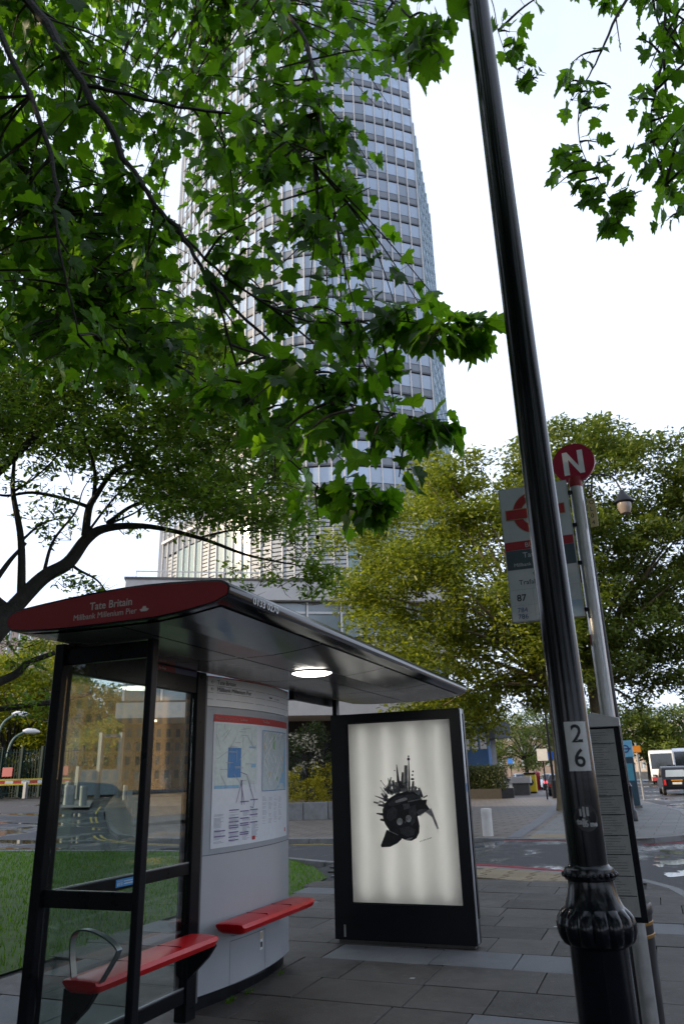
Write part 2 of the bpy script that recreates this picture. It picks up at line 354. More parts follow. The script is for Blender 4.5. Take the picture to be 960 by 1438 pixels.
road_poly = [(-110,-60),(16,-60),(16,22),(15.5,33),(14,45),(11,60),(5,90),(-6,140),(-40,300),(-60,300),(-22,150),(-110,150)]
struct(sheet('road', road_poly, -.12, K['road'], res=3.0, fn=table, extra=[(x, y) for x in np.arange(-6,1.2,.35) for y in np.arange(12.2,22,.35)]), 'dark wet asphalt road and side road with bright puddles', 'road')
KX = .38
near_kerb = [(-40,12.2),(-24,15.6),(-16.3,16.6),(-11.5,17.0),(-8.6,16.2),(-6.2,15.0),(-3.5,14.75),(-2.0,14.1),(-1.0,13.75),(-.4,13.3),(.02,12.6),(.26,11.6),(.36,10.4),(KX,9),(KX,-30)]
far_kerb = [(-52,62),(-36,46),(-26.4,33),(-21.5,27.2),(-19,24.2),(-16.8,21.8),(-14.6,20.5),(-12.2,20.05),(-8.4,20.4),(-4.8,20.7),(-3.0,20.3),(-1.6,20.2),(-.4,20.6),(.5,21.6),(.9,23.5),(.95,28),(.82,33),(-.5,42),(-3,55),(-9,85),(-22,150)]
pav = struct(sheet('pavement', [p for p in near_kerb if p[0] > -6.3]+[(-6.2,-30)], -.03, K['bed'], res=0), 'grey slab pavement round the bus shelter', 'pavement')
lawn_poly = [(-40,12.1),(-24,15.4),(-16.3,16.35),(-11.5,16.75),(-8.6,15.95),(-7.4,15.3),(-6.3,14.15),(-5.45,12.75),(-5.25,11.2),(-5.1,10.45),(-5.95,9.3),(-5.95,8.0),(-5.8,6.6),(-5.75,-25),(-40,-25)]
lawn = struct(sheet('lawn', lawn_poly, -.008, K['soil'], res=1.5), 'mown green lawn left of the bus shelter', 'lawn')
# paving slabs, each one a piece
def piece(name, poly, z0, z1, m, parent, bev=.004):
    b = MB(); k = len(poly); b.v = [(x, y, z0) for x, y in poly]+[(x, y, z1) for x, y in poly]
    b.f = [tuple(range(k))[::-1], tuple(range(k, 2*k))]+[(i, (i+1) % k, k+(i+1) % k, k+i) for i in range(k)]
    return obj(name, b, m, parent, bevel=bev)
def inside(x, y, poly):
    r_ = False; j = len(poly)-1
    for i in range(len(poly)):
        a, b = poly[i], poly[j]
        if (a[1] > y) != (b[1] > y) and x < (b[0]-a[0])*(y-a[1])/(b[1]-a[1])+a[0]: r_ = not r_
        j = i
    return r_
def kerb_edge(y):                              # inner edge of the kerb of the main road
    pts = [(q[1], q[0]) for q in near_kerb if q[0] > -1.05][::-1]
    return float(np.interp(y, [p[0] for p in pts], [p[1] for p in pts]))-.16
def kerb_front(x):
    pts = [q for q in near_kerb if -7 < q[0] < .3 and q[1] > 11]
    return float(np.interp(x, [p[0] for p in pts], [p[1] for p in pts]))-.16
def clip_kerb(poly):                          # cut a slab along the inner edge of the kerb
    L = [p for p in near_kerb if p[0] > -6.3]
    for (a, c) in zip(L, L[1:]):
        d = Vector((c[0]-a[0], c[1]-a[1])).normalized(); nn = Vector((d.y, -d.x)); o_ = Vector(a)+nn*.158; out = []
        for i in range(len(poly)):
            p_, q_ = Vector(poly[i]), Vector(poly[(i+1) % len(poly)]); s0, s1 = (p_-o_).dot(nn), (q_-o_).dot(nn)
            if s0 >= 0: out.append(tuple(p_))
            if (s0 >= 0) != (s1 >= 0): r_ = p_.lerp(q_, s0/(s0-s1)); out.append((r_.x, r_.y))
        poly = out
        if len(poly) < 3: return []
    return poly
random.seed(11); y = 3.4; course = 0; ns = 0
while y < 14.6:
    d = random.choice((.58,.62,.6,.66)); x = -5.75-random.random()*.5; tilt = -.035
    while x < KX:
        w = random.choice((.6,.75,.9,.9,1.05)); x0, x1 = x, x+w
        p = [(x0, y), (x1, y), (x1, y+d), (x0, y+d)]
        p = [(a, b+a*tilt*.6) for a, b in p]
        g = .006
        cx = sum(q[0] for q in p)/4; cy = sum(q[1] for q in p)/4
        kx = kerb_edge(cy); kf = kerb_front(cx)
        tact = -3.3 < cx < -.55 and cy > kf-1.12
        if not tact and not inside(cx, cy, lawn_poly):
            q = [(p[0][0]+g, p[0][1]+g), (p[1][0]-g, p[1][1]+g), (p[2][0]-g, p[2][1]-g), (p[3][0]+g, p[3][1]-g)]
            q = clip_kerb([(max(-6.0, a), b) for a, b in q])
            if len(q) > 2 and max(a for a, _ in q)-min(a for a, _ in q) > .06 and max(b for _, b in q)-min(b for _, b in q) > .05:
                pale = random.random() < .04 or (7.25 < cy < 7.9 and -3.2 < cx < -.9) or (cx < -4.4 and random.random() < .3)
                dz = random.uniform(-.003,.003)
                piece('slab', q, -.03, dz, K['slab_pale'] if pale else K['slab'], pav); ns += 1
        x += w
    y += d; course += 1
# tactile tiles with blisters
def tile_mesh():
    b = MB(); s = .194; b.box(-s, s, -s, s, -.03, .001)
    for i in range(6):
        for j in range(6):
            b.lathe([(.011,.001),(.008,.006)], (-s+.033+i*.0645, -s+.033+j*.0645), 6)
    return b.mesh('tactile_tile')
tmesh = tile_mesh(); tmesh.materials.append(K['tactile'])
def tile(x, y, z, rz, parent):
    o = bpy.data.objects.new('tactile_tile', tmesh); col.objects.link(o); o.location = (x, y, z); o.rotation_euler = (0,0,rz); o.parent = parent
for i in range(7):
    xx = -3.12+.4*i; s_ = math.atan2(kerb_front(xx+.2)-kerb_front(xx-.2), .4)
    for j in range(3): tile(xx, kerb_front(xx)-.215-.4*j, 0, s_*.9, pav)
def kerbs(line, parent, z0, z1, wid, side, lo, hi, length=.92):
    P = [Vector(p) for p in line]; run = 0; pts = []
    for a, b in zip(P, P[1:]):
        n = max(1, int((b-a).length/.1))
        for i in range(n): pts.append(a.lerp(b, i/n))
    pts.append(P[-1]); st = int(length/.1); i = 0
    while i+st < len(pts):
        a, b = pts[i], pts[i+st]; c = (a+b)/2; i += st
        if not (lo <= c.x <= hi and -6 < c.y < 60): continue
        d = (b-a).normalized(); nrm = Vector((d.y, -d.x))*side; g = d*.006; h = gh(c.x, c.y)
        p = [a+g, b-g, b-g+nrm*wid, a+g+nrm*wid]
        if side < 0: p = p[::-1]
        p = [(q.x, q.y) for q in p]
        ar = sum(p[k][0]*p[(k+1)%4][1]-p[(k+1)%4][0]*p[k][1] for k in range(4))
        if ar < 0: p = p[::-1]
        piece('kerbstone', p, z0+h, z1+h, K['kerb'], parent, .012)
kerbs(near_kerb, pav, -.2, .004, .15, 1, -6.4, 1)
kerbs(near_kerb, lawn, -.2, .004, .15, 1, -22, -6.4)
# the island across the side road
isl_out = far_kerb+[(-60,150)]
isl = struct(sheet('plaza', isl_out, 0.0, K['plaza'], res=2.0), 'small-paver plaza across the side road in front of the tower', 'pavement')
kerbs(far_kerb, isl, -.2, .008, .18, -1, -24, 2)
fp = sheet('far_pavement', [(-3.25,20.55),(-1.6,20.42),(-.45,20.85),(.3,21.75),(.68,23.6),(.72,28),(.6,33),(-.75,42),(-3.2,55),(-9.2,85),(-12.5,85),(-6.8,55),(-4.6,42),(-3.7,33),(-3.4,26)], .006, K['fpave'], res=1.5)
struct(fp, 'grey slab pavement beyond the side road with a tree pit', 'pavement')
for i in range(6):
    for j in range(3): tile(-3.05+.4*i, 20.75+.4*j+.02*i*0, .008, 0, fp)
struct(sheet('gutter_strip', [(-3.8,20.85),(-3.45,20.7),(-3.62,26),(-3.95,33),(-4.85,42),(-7.05,55),(-7.4,55),(-5.2,42),(-4.35,33),(-4.0,26)], .008, K['slab_pale'], res=2), 'pale strip of setts dividing plaza from pavement', 'pavement')
def paint(name, line, off, wid, z, m, label, lo=-99, hi=99):
    P = [Vector(p) for p in line if lo <= p[0] <= hi]; b = MB(); L = []
    for i, p in enumerate(P):
        d = (P[min(i+1,len(P)-1)]-P[max(i-1,0)]).normalized(); n = Vector((-d.y, d.x)); L.append((p+n*off, p+n*(off+wid)))
    for (a, b_), (c, d) in zip(L, L[1:]):
        zz = [z+gh(q.x,q.y)+table(q.x,q.y) for q in (a,c,d,b_)]; b.face([(a.x,a.y,zz[0]),(c.x,c.y,zz[1]),(d.x,d.y,zz[2]),(b_.x,b_.y,zz[3])])
    me = b.mesh(name); bm = bmesh.new(); bm.from_mesh(me)
    for f in bm.faces:
        if f.normal.z < 0: f.normal_flip()
    bm.to_mesh(me); bm.free()
    return struct(obj(name, me, m), label, 'road marking')
nk = [tuple(p) for p in spline([(p[0], p[1], 0) for p in near_kerb], 4)]; nk = [(p[0], p[1]) for p in nk]
fk = [(p[0], p[1]) for p in spline([(p[0], p[1], 0) for p in far_kerb], 4)]
paint('red_line', nk, .25, .12, -.116, K['redline'], 'outer red stripe along the near kerb', -4.4, -.6)
paint('red_line', nk, .05, .12, -.116, K['redline'], 'inner red stripe tight against the near kerb', -4.0, -.6)
paint('red_line', fk, -.22, .1, -.116, K['redline'], 'red stripe under the far kerb', -4.2, 1)
paint('yellow_line', fk, -.4, .09, -.116, K['yline'], 'outer yellow stripe following the curved kerb by the bollards', -30, -4.6)
paint('yellow_line', fk, -.62, .09, -.116, K['yline'], 'inner yellow stripe following the curved kerb by the bollards', -26, -9)
# pavement and parapet by the river on the far side of the main road
riv = [(13.5,-40),(13.5,22),(13,33),(11.5,45),(8.5,60),(2.5,90),(-8.5,140),(-42,300)]
struct(sheet('river_pavement', riv+[(p[0]+4.2, p[1]) for p in riv[::-1]], 0.0, K['fpave'], res=4), 'pavement along the river wall across the main road', 'pavement')
b = MB()
for p, q in zip(riv, riv[1:]):
    b.bar((p[0]+4.4, p[1], .5), (q[0]+4.4, q[1], .5), .5, 1.1)
tag(obj('river_wall', b, mat('granite_wall', (.33,.27,.20), .7, var=.2, scale=1)), 'low tan stone river wall across the main road', 'wall')
def puddle(cx_, cy_, rx, ry, seed, label, z=-.1155):
    random.seed(seed); ph = [random.random()*6.28 for _ in range(4)]; b = MB(); n_ = 64
    pts = []
    for i in range(n_):
        t = 2*math.pi*i/n_; r_ = 1+.28*math.sin(2*t+ph[0])+.22*math.sin(3*t+ph[1])+.16*math.sin(7*t+ph[2])+.09*math.sin(13*t+ph[3])
        x, y = cx_+rx*r_*math.cos(t), cy_+ry*r_*math.sin(t); pts.append((x, y, z+gh(x, y)+table(x, y)))
    b.face(pts); struct(obj('puddle', b, K['water']), label, 'puddle')
K['water'] = mat('puddle_water', (.012,.012,.014), .07, var=.2, bump=.012, bscale=8, spec=.6)
for i, a in enumerate(((.45,16.9,.52,.55),(.22,18.6,.40,.34),(1.4,18.2,.6,.5),(.28,15.1,.34,.42),(.95,14.6,.45,.6),(-.12,17.7,.14,.22),(-.18,16.2,.11,.2),(.62,13.2,.26,.7))): puddle(*a, 100+i, ('largest','upper middle','upper right','lower left','lower right','small upper left','smallest','nearest')[i]+' bright puddle at the mouth of the side road on the right')
for i, a in enumerate(((-19,20.5,2.4,.5),(-21.5,23.6,3.0,.5),(-24,27,3.5,.6),(-18.2,18.4,2.0,.22),(-26,31,4,.7))): puddle(*a, 120+i, ('second nearest','middle','second farthest','nearest','farthest')[i]+' wet streak on the drive at the left')
# grass blades
def leafmesh(name, tv, tf, P, Rm, Sc, m, parent=None, kind=None):
    tv = np.asarray(tv, np.float32); nv = len(tv); n = len(P)
    V = np.einsum('nij,kj->nki', Rm, tv)*Sc[:, None, None]+P[:, None, :]
    me = bpy.data.meshes.new(name); me.vertices.add(n*nv); me.vertices.foreach_set('co', V.astype(np.float32).ravel())
    tf = np.asarray(tf); k = tf.shape[1]; F = (tf[None]+(np.arange(n)*nv)[:, None, None]).reshape(-1)
    nl = len(F); me.loops.add(nl); me.loops.foreach_set('vertex_index', F.astype(np.int32)); npoly = nl//k
    me.polygons.add(npoly); me.polygons.foreach_set('loop_start', np.arange(0, nl, k, dtype=np.int32)); me.polygons.foreach_set('loop_total', np.full(npoly, k, np.int32))
    me.update(calc_edges=True)
    a = me.attributes.new('tint', 'FLOAT', 'POINT'); a.data.foreach_set('value', np.repeat(rng.random(n), nv).astype(np.float32))
    o = obj(name, me, m, parent)
    if kind: o['kind'] = kind
    return o
def rots(n, tilt=1.0, az=None):                # random yaw, tilt from flat by up to `tilt` rad
    a = rng.random(n)*2*math.pi if az is None else az; t = rng.normal(0, tilt, n); s = rng.random(n)*2*math.pi
    def rz(a): c, s_ = np.cos(a), np.sin(a); z = np.zeros(n); o = np.ones(n); return np.stack([np.stack([c,-s_,z],1), np.stack([s_,c,z],1), np.stack([z,z,o],1)],1)
    def rx(a): c, s_ = np.cos(a), np.sin(a); z = np.zeros(n); o = np.ones(n); return np.stack([np.stack([o,z,z],1), np.stack([z,c,-s_],1), np.stack([z,s_,c],1)],1)
    return rz(a) @ rx(t) @ rz(s)
NG = 60000; gx = rng.uniform(-24,-5,NG*2); gy = 2+14.6*rng.random(NG*2)**.8
keep = [i for i in range(len(gx)) if inside(gx[i], gy[i], lawn_poly)][:NG]
P = np.stack([gx[keep], gy[keep], np.full(len(keep), -.01)], 1)
leafmesh('grass', [(-.006,0,0),(.006,0,0),(.002,.012,.045)], [(0,1,2)], P, rots(len(P), .25), rng.uniform(.7,1.7,len(P)), K['grass'])
tag(bpy.data.objects['grass'], 'short green grass growing on the lawn', 'grass', kind='stuff')

# ------------------------------------------------------------------ bus shelter
XR = -3.36
sh = root('bus_shelter', (-3.0, 6.0, 0), 'dark bus shelter with red end sign, red benches and a lit poster panel', 'bus shelter', world=True)
k_ = 3.25/3.05; RY0, RY1 = 3.25, 8.75
sec = [(-3.193,2.454),(-3.186,2.480),(-3.165,2.500),(-3.114,2.517),(-2.940,2.533),(-2.762,2.546),(-2.590,2.556),(-2.417,2.561),(-2.28,2.560),(-2.132,2.554),(-1.97,2.543),(-1.86,2.533),(-1.832,2.527),(-1.809,2.517),(-1.793,2.502),(-1.787,2.485),(-1.789,2.462),(-1.798,2.443),(-1.873,2.413),(-2.04,2.389),(-2.205,2.374),(-2.512,2.372),(-2.812,2.374),(-3.05,2.385),(-3.15,2.399),(-3.185,2.425)]
sec = [(x*k_, 1.6+(z-1.6)*k_) for x, z in sec]
b = MB(); n = len(sec)
for y in (RY0, RY1):
    b.v += [(x, y, z) for x, z in sec]
for i in range(n):
    j = (i+1) % n; b.f.append((i, j, n+j, n+i))
b.f.append(tuple(range(n))[::-1]); b.f.append(tuple(range(n, 2*n)))
roof = obj('roof', b, K['roof'], sh, smooth=True)
# red end sign, slightly inside the rim
cx = sum(p[0] for p in sec)/n; cz = sum(p[1] for p in sec)/n
def inset(p, d):
    out = []
    for i in range(n):
        a, c, e = Vector(p[i-1]), Vector(p[i]), Vector(p[(i+1) % n]); t = (e-a).normalized(); nn = Vector((-t.y, t.x))
        if nn.dot(Vector((cx, cz))-c) < 0: nn = -nn
        out.append(tuple(c+nn*d))
    return out
obj('end_sign', MB().prism(inset(sec, .012)[::-1], (0, RY0-.006, 0), (1,0,0), (0,0,1), .0058), K['fascia'], roof)
K['ltr'] = mat('sign_lettering', (.52,.47,.45), .5, var=.03)
def fpt(px_, py_):                              # photograph point on the sign's face
    d = (px_-480)/FPX*_r-(py_-719)/FPX*_u+_fw; t = (RY0-.007)/d[1]; return (d[0]*t, RY0-.0075, EYE+d[2]*t)
ft = Vector((1,0,.0)).normalized(); fv = Vector((0,0,1))
o1 = fpt(126, 857); text('Tate Britain', .0605, o1, ft, fv, K['ltr'], roof, bold=.0006, sx=1.0)
o2 = fpt(103, 872); text('Millbank Millenium Pier', .0465, o2, ft, fv, K['ltr'], roof, sx=.98)
o3 = Vector(fpt(196, 856)); bt = [(0,0),(.012,-.012),(.05,-.012),(.062,0),(.045,.004),(.04,.016),(.022,.016),(.018,.004)]
obj('boat_symbol', MB().prism(bt, o3, ft, fv, .0005), K['ltr'], roof)
# route number on the front edge
q = Vector((-1.797*k_, 3.42, 1.6+(2.457-1.6)*k_)); text('0133 0270', .056, (-1.9022, 3.50, 2.506), (0,1,0), (0,0,1), K['white'], roof, sx=1.3, bold=.0008)
# ceiling panels between the edges
def zc(x): 
    lo = [p for p in sec if p[1] < 2.475]; lo.sort(); return float(np.interp(x, [p[0] for p in lo], [p[1] for p in lo]))
ys = np.linspace(RY0+.05, RY1-.05, 5); xs_ = [-3.33,-2.62,-1.985]
for i in range(4):
    for j in range(2):
        b = MB(); xx = np.linspace(xs_[j]+.007, xs_[j+1]-.007, 6)
        for a, c in zip(xx, xx[1:]):
            b.face([(a, ys[i]+.008, zc(a)-.006), (a, ys[i+1]-.008, zc(a)-.006), (c, ys[i+1]-.008, zc(c)-.006), (c, ys[i]+.008, zc(c)-.006)])
        obj('ceiling_panel', b, K['ceil'], roof, smooth=True)
lum = obj('ceiling_light', MB().lathe([(.12,2.425),(.168,2.424),(.172,2.411),(.166,2.409)], (-2.50, 5.62), 32), K['alu'], roof, smooth=True)
K['lum'] = emit('lamp_diffuser', (1,.95,.84), 12.0)
obj('diffuser', MB().lathe([(.164,2.4095),(.13,2.396),(.06,2.388),(.01,2.386)], (-2.50, 5.62), 32), K['lum'], lum, smooth=True)
# frame
ZT = 2.44
for (x0,x1,y0,y1,z1) in ((-3.40,-3.33,3.66,3.76,ZT),(-2.725,-2.68,3.69,3.75,2.425),(-3.42,-3.32,5.20,5.33,ZT)):
    obj('post', MB().box(x0,x1,y0,y1,0,z1), K['frame'], sh, bevel=.006)
def rail(a, b_, w, h, nm='rail'): return obj(nm, MB().bar(a, b_, w, h), K['frame'], sh, bevel=.005)
rail((XR,3.76,.985),(XR,5.2,.985),.05,.075); rail((XR,3.76,.165),(XR,5.2,.165),.05,.09); rail((XR,3.76,2.37),(XR,5.2,2.37),.06,.21)
rail((-3.33,3.71,.995),(-2.725,3.71,.995),.04,.09); rail((-3.33,3.71,.12),(-2.725,3.71,.12),.04,.07); rail((-3.33,3.71,2.36),(-2.725,3.71,2.36),.04,.1)
rail((XR,7.02,2.415),(XR,8.1,2.415),.06,.10)
hl = mat('edge_strip', (.35,.37,.40), .3, metal=.6)
for z in (1.0235,.2115): obj('highlight_strip', MB().box(-3.352,-3.338,3.765,5.195,z,z+.008), hl, sh)  # pale strip painted along each rail top as its highlight
for (z0,z1) in ((1.03,2.262),(.215,.945)):
    obj('glass_pane', MB().box(XR-.005,XR+.005,3.762,5.198,z0,z1), K['glass'], sh)
for (z0,z1) in ((1.042,2.308),(.157,.948)):
    obj('glass_pane', MB().box(-3.328,-2.727,3.706,3.716,z0,z1), K['glass'], sh)
s_ = obj('sign_strip', MB().box(-3.328,-3.324,4.62,4.868,2.392,2.432), K['fascia'], sh, label='red strip sign under the roof')
obj('sign_strip', MB().box(-3.328,-3.324,4.872,5.18,2.392,2.432), mat('navy', (.02,.03,.12), .4), sh, label='navy strip sign under the roof')
text('Bus Stop', .026, (-3.3235,4.66,2.404), (0,1,0), (0,0,1), K['ltr'], s_)
bs = obj('notice', MB().box(-3.334,-3.331,4.34,4.545,.966,1.012), mat('notice_blue', (.07,.36,.85), .4), sh, label='small blue priority seat notice on the glass rail')
for i in range(3):
    yy = 4.356+.02*i
    obj('seat_symbol', MB().box(-3.331,-3.330,yy,yy+.008,.974,.994).box(-3.331,-3.330,yy,yy+.008,.998,1.005), K['white'], bs)
for i in range(2): obj('notice_text', MB().box(-3.331,-3.330,4.42,4.53,.979+.015*i,.985+.015*i), K['white'], bs)
# benches
def bench(x0, x1, y0, y1, z):
    pr = [(0,-.015),(.02,-.05),(.06,-.066),(.2,-.066),(.235,-.052),(.25,-.02),(.24,.006),(.2,.014),(.1,.018),(.03,.014),(.004,.008)]
    W = x1-x0; pr = [(a/.25*W, c) for a, c in pr]; b = MB(); st = [(y0,.55,.5),(y0+.015,.8,.85),(y0+.05,1,1),(y1-.05,1,1),(y1-.015,.8,.85),(y1,.55,.5)]; m = len(pr)
    for (yy, s1, s2) in st:
        for a, c in pr: b.v.append((x0+W/2+(a-W/2)*(.9+.1*s1), yy, z+c*s2))
    for i in range(len(st)-1):
        for k in range(m):
            j = (k+1) % m; b.f.append((i*m+k, (i+1)*m+k, (i+1)*m+j, i*m+j))
    b.f.append(tuple(range(m))); b.f.append(tuple(range((len(st)-1)*m, len(st)*m))[::-1])
    o = obj('bench', b, K['red'], sh, smooth=True)
    for f in (.333,.667):
        yj = y0+(y1-y0)*f
        obj('joint_line', MB().box(x0+.03, x1-.03, yj-.0015, yj+.0015, z+.008, z+.0188), K['fascia'], o)
    return o
bench(-3.325,-3.075,3.90,5.22,.545); bench(-3.27,-3.02,5.48,6.80,.568)
for yy in (3.92,5.2):
    obj('bracket', MB().prism([(0,0),(.20,0),(.22,-.02),(.16,-.10),(.05,-.20),(0,-.24)], (-3.325, yy, .505), (1,0,0), (0,0,1), .045), K['frame'], sh, bevel=.004)
for yy in (5.75,6.5): obj('bracket', MB().prism([(0,0),(.18,0),(.15,-.04),(.02,-.07),(0,-.07)], (-3.285, yy, .515), (1,0,0), (0,0,1), .04), K['grey'], sh, bevel=.003)
arm = spline([(-3.28,3.95,.55),(-3.305,3.95,.66),(-3.31,3.95,.75),(-3.28,3.95,.79),(-3.2,3.95,.80),(-3.08,3.95,.77),(-2.99,3.95,.72),(-2.985,3.95,.69),(-3.03,3.95,.62),(-3.09,3.95,.535)], 4)
b = MB()
for a, c in zip(arm, arm[1:]): b.bar(a-(c-a)*.08, c+(c-a)*.08, .045, .009, up=(c-a).cross(Vector((0,1,0))))
obj('armrest', b, mat('armrest_metal', (.24,.27,.30), .28, metal=.7), sh)
# information panel with a convex face
def kx(y, off=0): return -3.385+.10*(1-((y-6.21)/.79)**2)+off
def kstrip(y0, y1, z0, z1, off, n=8, z0b=None, z1b=None, thick=0):
    b = MB(); yy = np.linspace(y0, y1, n+1)
    for a, c in zip(yy, yy[1:]): b.face([(kx(a,off),a,z0),(kx(c,off),c,z0),(kx(c,off),c,z1),(kx(a,off),a,z1)])
    return b
def kbody(y0, y1, z0, z1, off, back):
    yy = np.linspace(y0, y1, 15); poly = [(kx(t, off), t) for t in yy]+[(back, y1), (back, y0)]; b = MB(); k = len(poly)
    b.v = [(x, y, z0) for x, y in poly]+[(x, y, z1) for x, y in poly]
    b.f = [tuple(range(k))[::-1], tuple(range(k, 2*k))]+[(i, (i+1) % k, k+(i+1) % k, k+i) for i in range(k)]
    return b
info = obj('information_panel', kbody(5.42,7.0,.10,1.045,0,-3.56), K['grey'], sh, smooth=True, label='grey curved information panel with maps')
obj('map_frame', kbody(5.42,7.0,1.05,2.185,.002,-3.56), mat('map_frame_grey', (.30,.33,.37), .4, var=.05), info, smooth=True)
hd = obj('direction_sign', kbody(5.42,7.0,2.19,2.437,0,-3.56), K['lgrey'], info, smooth=True)
obj('side_strip', MB().box(-3.54,-3.36,5.36,5.416,.07,2.43), K['joint'], info, bevel=.006)
obj('plinth', kbody(5.44,6.98,0,.098,-.05,-3.56), K['black'], info)
for z in (2.245,2.30,2.357): obj('slat_joint', kstrip(5.425,6.99,z,z+.003,.0012), K['joint'], info)
obj('red_edge', kstrip(5.425,6.995,2.428,2.436,.0015), K['red'], info)
def ktext(body, size, y, z, off=.004, m='ink'):  # follows the curved face
    LAST.clear(); text(body, size, (0, y, z), (0,1,0), (0,0,1), K[m], info)
    for o in LAST:
        for v in o.data.vertices: v.co.x = kx(v.co.y, off)
ktext('\u2190  Tate Britain', .052, 5.47, 2.372); ktext('\u2190  Millbank Millenium Pier', .052, 5.47, 2.314); ktext('via crossing', .026, 6.52, 2.316)
obj('boat_symbol', MB().face([(kx(6.42,.004),6.40,2.318),(kx(6.45,.004),6.45,2.318),(kx(6.46,.004),6.465,2.33),(kx(6.42,.004),6.385,2.33)]), K['ink'], info)
sheet_o = obj('map_sheet', kstrip(5.52,6.90,1.09,2.125,.006,14), K['paper'], info)
mm = lambda nm, c: mat('print_'+nm, c, .55, var=.12, scale=30)
PR = dict(red=mm('red',(.42,.03,.03)), blue=mm('blue',(.06,.20,.45)), lb=mm('pale_blue',(.22,.42,.60)), map=mm('map',(.45,.52,.55)), gr=mm('green',(.20,.40,.18)), tan=mm('tan',(.55,.45,.25)), vio=mm('violet',(.16,.12,.28)), txt=mm('text',(.33,.36,.42)), pale=mm('pale',(.52,.60,.60)))
obj('red_heading', kstrip(5.52,6.90,2.065,2.125,.0075,14), PR['red'], info)
ktext('Continue your journey from Tate Britain', .026, 5.54, 2.087, .0088, 'ltr'); ktext('Tate Britain', .03, 6.25, 2.087, .0088, 'ltr')
def prints(nm, m, quads, off=.009):
    b = MB()
    for (y0,y1,z0,z1) in quads:
        k = max(1, int((y1-y0)/.08))
        for a, c in zip(np.linspace(y0,y1,k+1), np.linspace(y0,y1,k+1)[1:]): b.face([(kx(a,off),a,z0),(kx(c,off),c,z0),(kx(c,off),c,z1),(kx(a,off),a,z1)])
    o = obj(nm, b, m, info)
    if len(quads) > 1: o['kind'] = 'stuff'
    return o
def klines(nm, m, segs, w=.004, off=.0105):
    b = MB()
    for (y0,z0,y1,z1) in segs:
        d = Vector((y1-y0, z1-z0)); L = max(d.length, 1e-5); nn = Vector((-d.y, d.x))/L*w/2; k = max(1, int(L/.1))
        for i in range(k):
            p = Vector((y0,z0))+d*i/k; q = Vector((y0,z0))+d*(i+1)/k
            b.face([(kx(r_.x,off), r_.x, r_.y) for r_ in (p-nn, q-nn, q+nn, p+nn)])
    o = obj(nm, b, m, info)
    if len(segs) > 1: o['kind'] = 'stuff'
    return o
random.seed(3)
prints('route_map_tint', PR['pale'], [(5.54,6.14,1.56,2.05)], .0075)
prints('route_map_river', PR['lb'], [(5.54,5.86,1.535,1.56),(6.0,6.12,1.86,1.875),(6.04,6.12,1.70,1.73)], .0085)
prints('route_map_centre', PR['blue'], [(5.70,5.88,1.62,1.86)])
segs = []
for _ in range(34):
    y, z = random.uniform(5.56,6.1), random.uniform(1.58,2.03); dy = random.choice((0,.08,.12,-.1)); dz = random.choice((0,.06,.1,-.1)) if dy == 0 or random.random() < .5 else 0
    segs.append((y, z, min(6.12,max(5.55,y+dy)), min(2.05,max(1.45,z+dz))))
klines('bus_route_line', PR['txt'], segs, .005)
klines('night_route_line', PR['vio'], [(5.88,1.66,5.97,1.64),(5.97,1.64,6.06,1.48),(6.06,1.48,6.10,1.42),(6.10,1.42,6.08,1.37),(6.08,1.37,6.03,1.38),(5.9,1.6,5.82,1.42),(5.88,1.6,5.94,1.40),(5.9,1.6,5.9,1.4)], .006)
prints('street_map', PR['map'], [(6.24,6.84,1.50,2.02)], .0075)
b = MB()
pl = [(6.52,1.505),(6.60,1.53),(6.70,1.62),(6.76,1.72),(6.79,1.86),(6.835,1.95),(6.835,1.505)]
b.face([(kx(y,.0085), y, z) for y, z in pl]); obj('street_map_river', b, PR['lb'], info)
segs = [(random.uniform(6.26,6.7), random.uniform(1.56,2.0), 0, 0) for _ in range(38)]
segs = [(a, z, min(6.74, a+l*math.cos(t)), min(2.01, max(1.54, z+l*math.sin(t)))) for (a, z, _, _) in segs for l, t in [(random.uniform(.06,.22), random.choice((.9,.75,-.7,-.85,1.1)))]]
klines('street_line', K['white'], segs, .006)
prints('street_map_park', PR['gr'], [(6.47,6.52,1.86,2.0),(6.56,6.60,1.58,1.62)]); prints('street_map_landmark', PR['tan'], [(6.70,6.75,1.76,1.80),(6.38,6.41,1.62,1.66),(6.28,6.30,1.86,1.91),(6.72,6.76,1.66,1.69)])
klines('street_map_border', PR['blue'], [(6.24,1.50,6.84,1.50),(6.24,1.50,6.24,2.02),(6.84,1.5,6.84,2.02),(6.24,2.02,6.84,2.02)], .006)
tx = []
for c0 in (5.55,5.74,5.92,6.06):
    for i in range(26):
        z = 1.345-.0088*i
        if random.random() < .85: tx.append((c0, c0+random.uniform(.06,.12), z, z+.0035))
for c0 in (6.25,6.38,6.5,6.62):
    for i in range(22):
        if random.random() < .8: tx.append((c0, c0+random.uniform(.04,.09), 1.45-.0105*i, 1.453-.0105*i))
prints('timetable_text', PR['txt'], tx, .0085)
prints('timetable_bar', PR['vio'], [(c, c+.13, z, z+.009) for c, zs in ((5.555,(1.21,1.17)),(5.73,(1.36,1.30,1.27,1.24,1.225,1.19,1.155,1.13)),(5.88,(1.42,1.345,1.29,1.25,1.235,1.18,1.165)),(6.03,(1.43,1.35,1.31,1.25))) for z in zs])
prints('red_roundel_mark', PR['red'], [(6.07,6.12,1.115,1.145),(6.80,6.83,1.13,1.165)])
klines('hatch_seam', K['joint'], [(5.79,.40,6.335,.40),(5.79,.40,5.79,.10),(6.335,.40,6.335,.09),(5.79,.1,6.335,.09)], .004, .0015)
klines('panel_seam', K['joint'], [(5.43,1.047,6.99,1.047)], .006, .003)
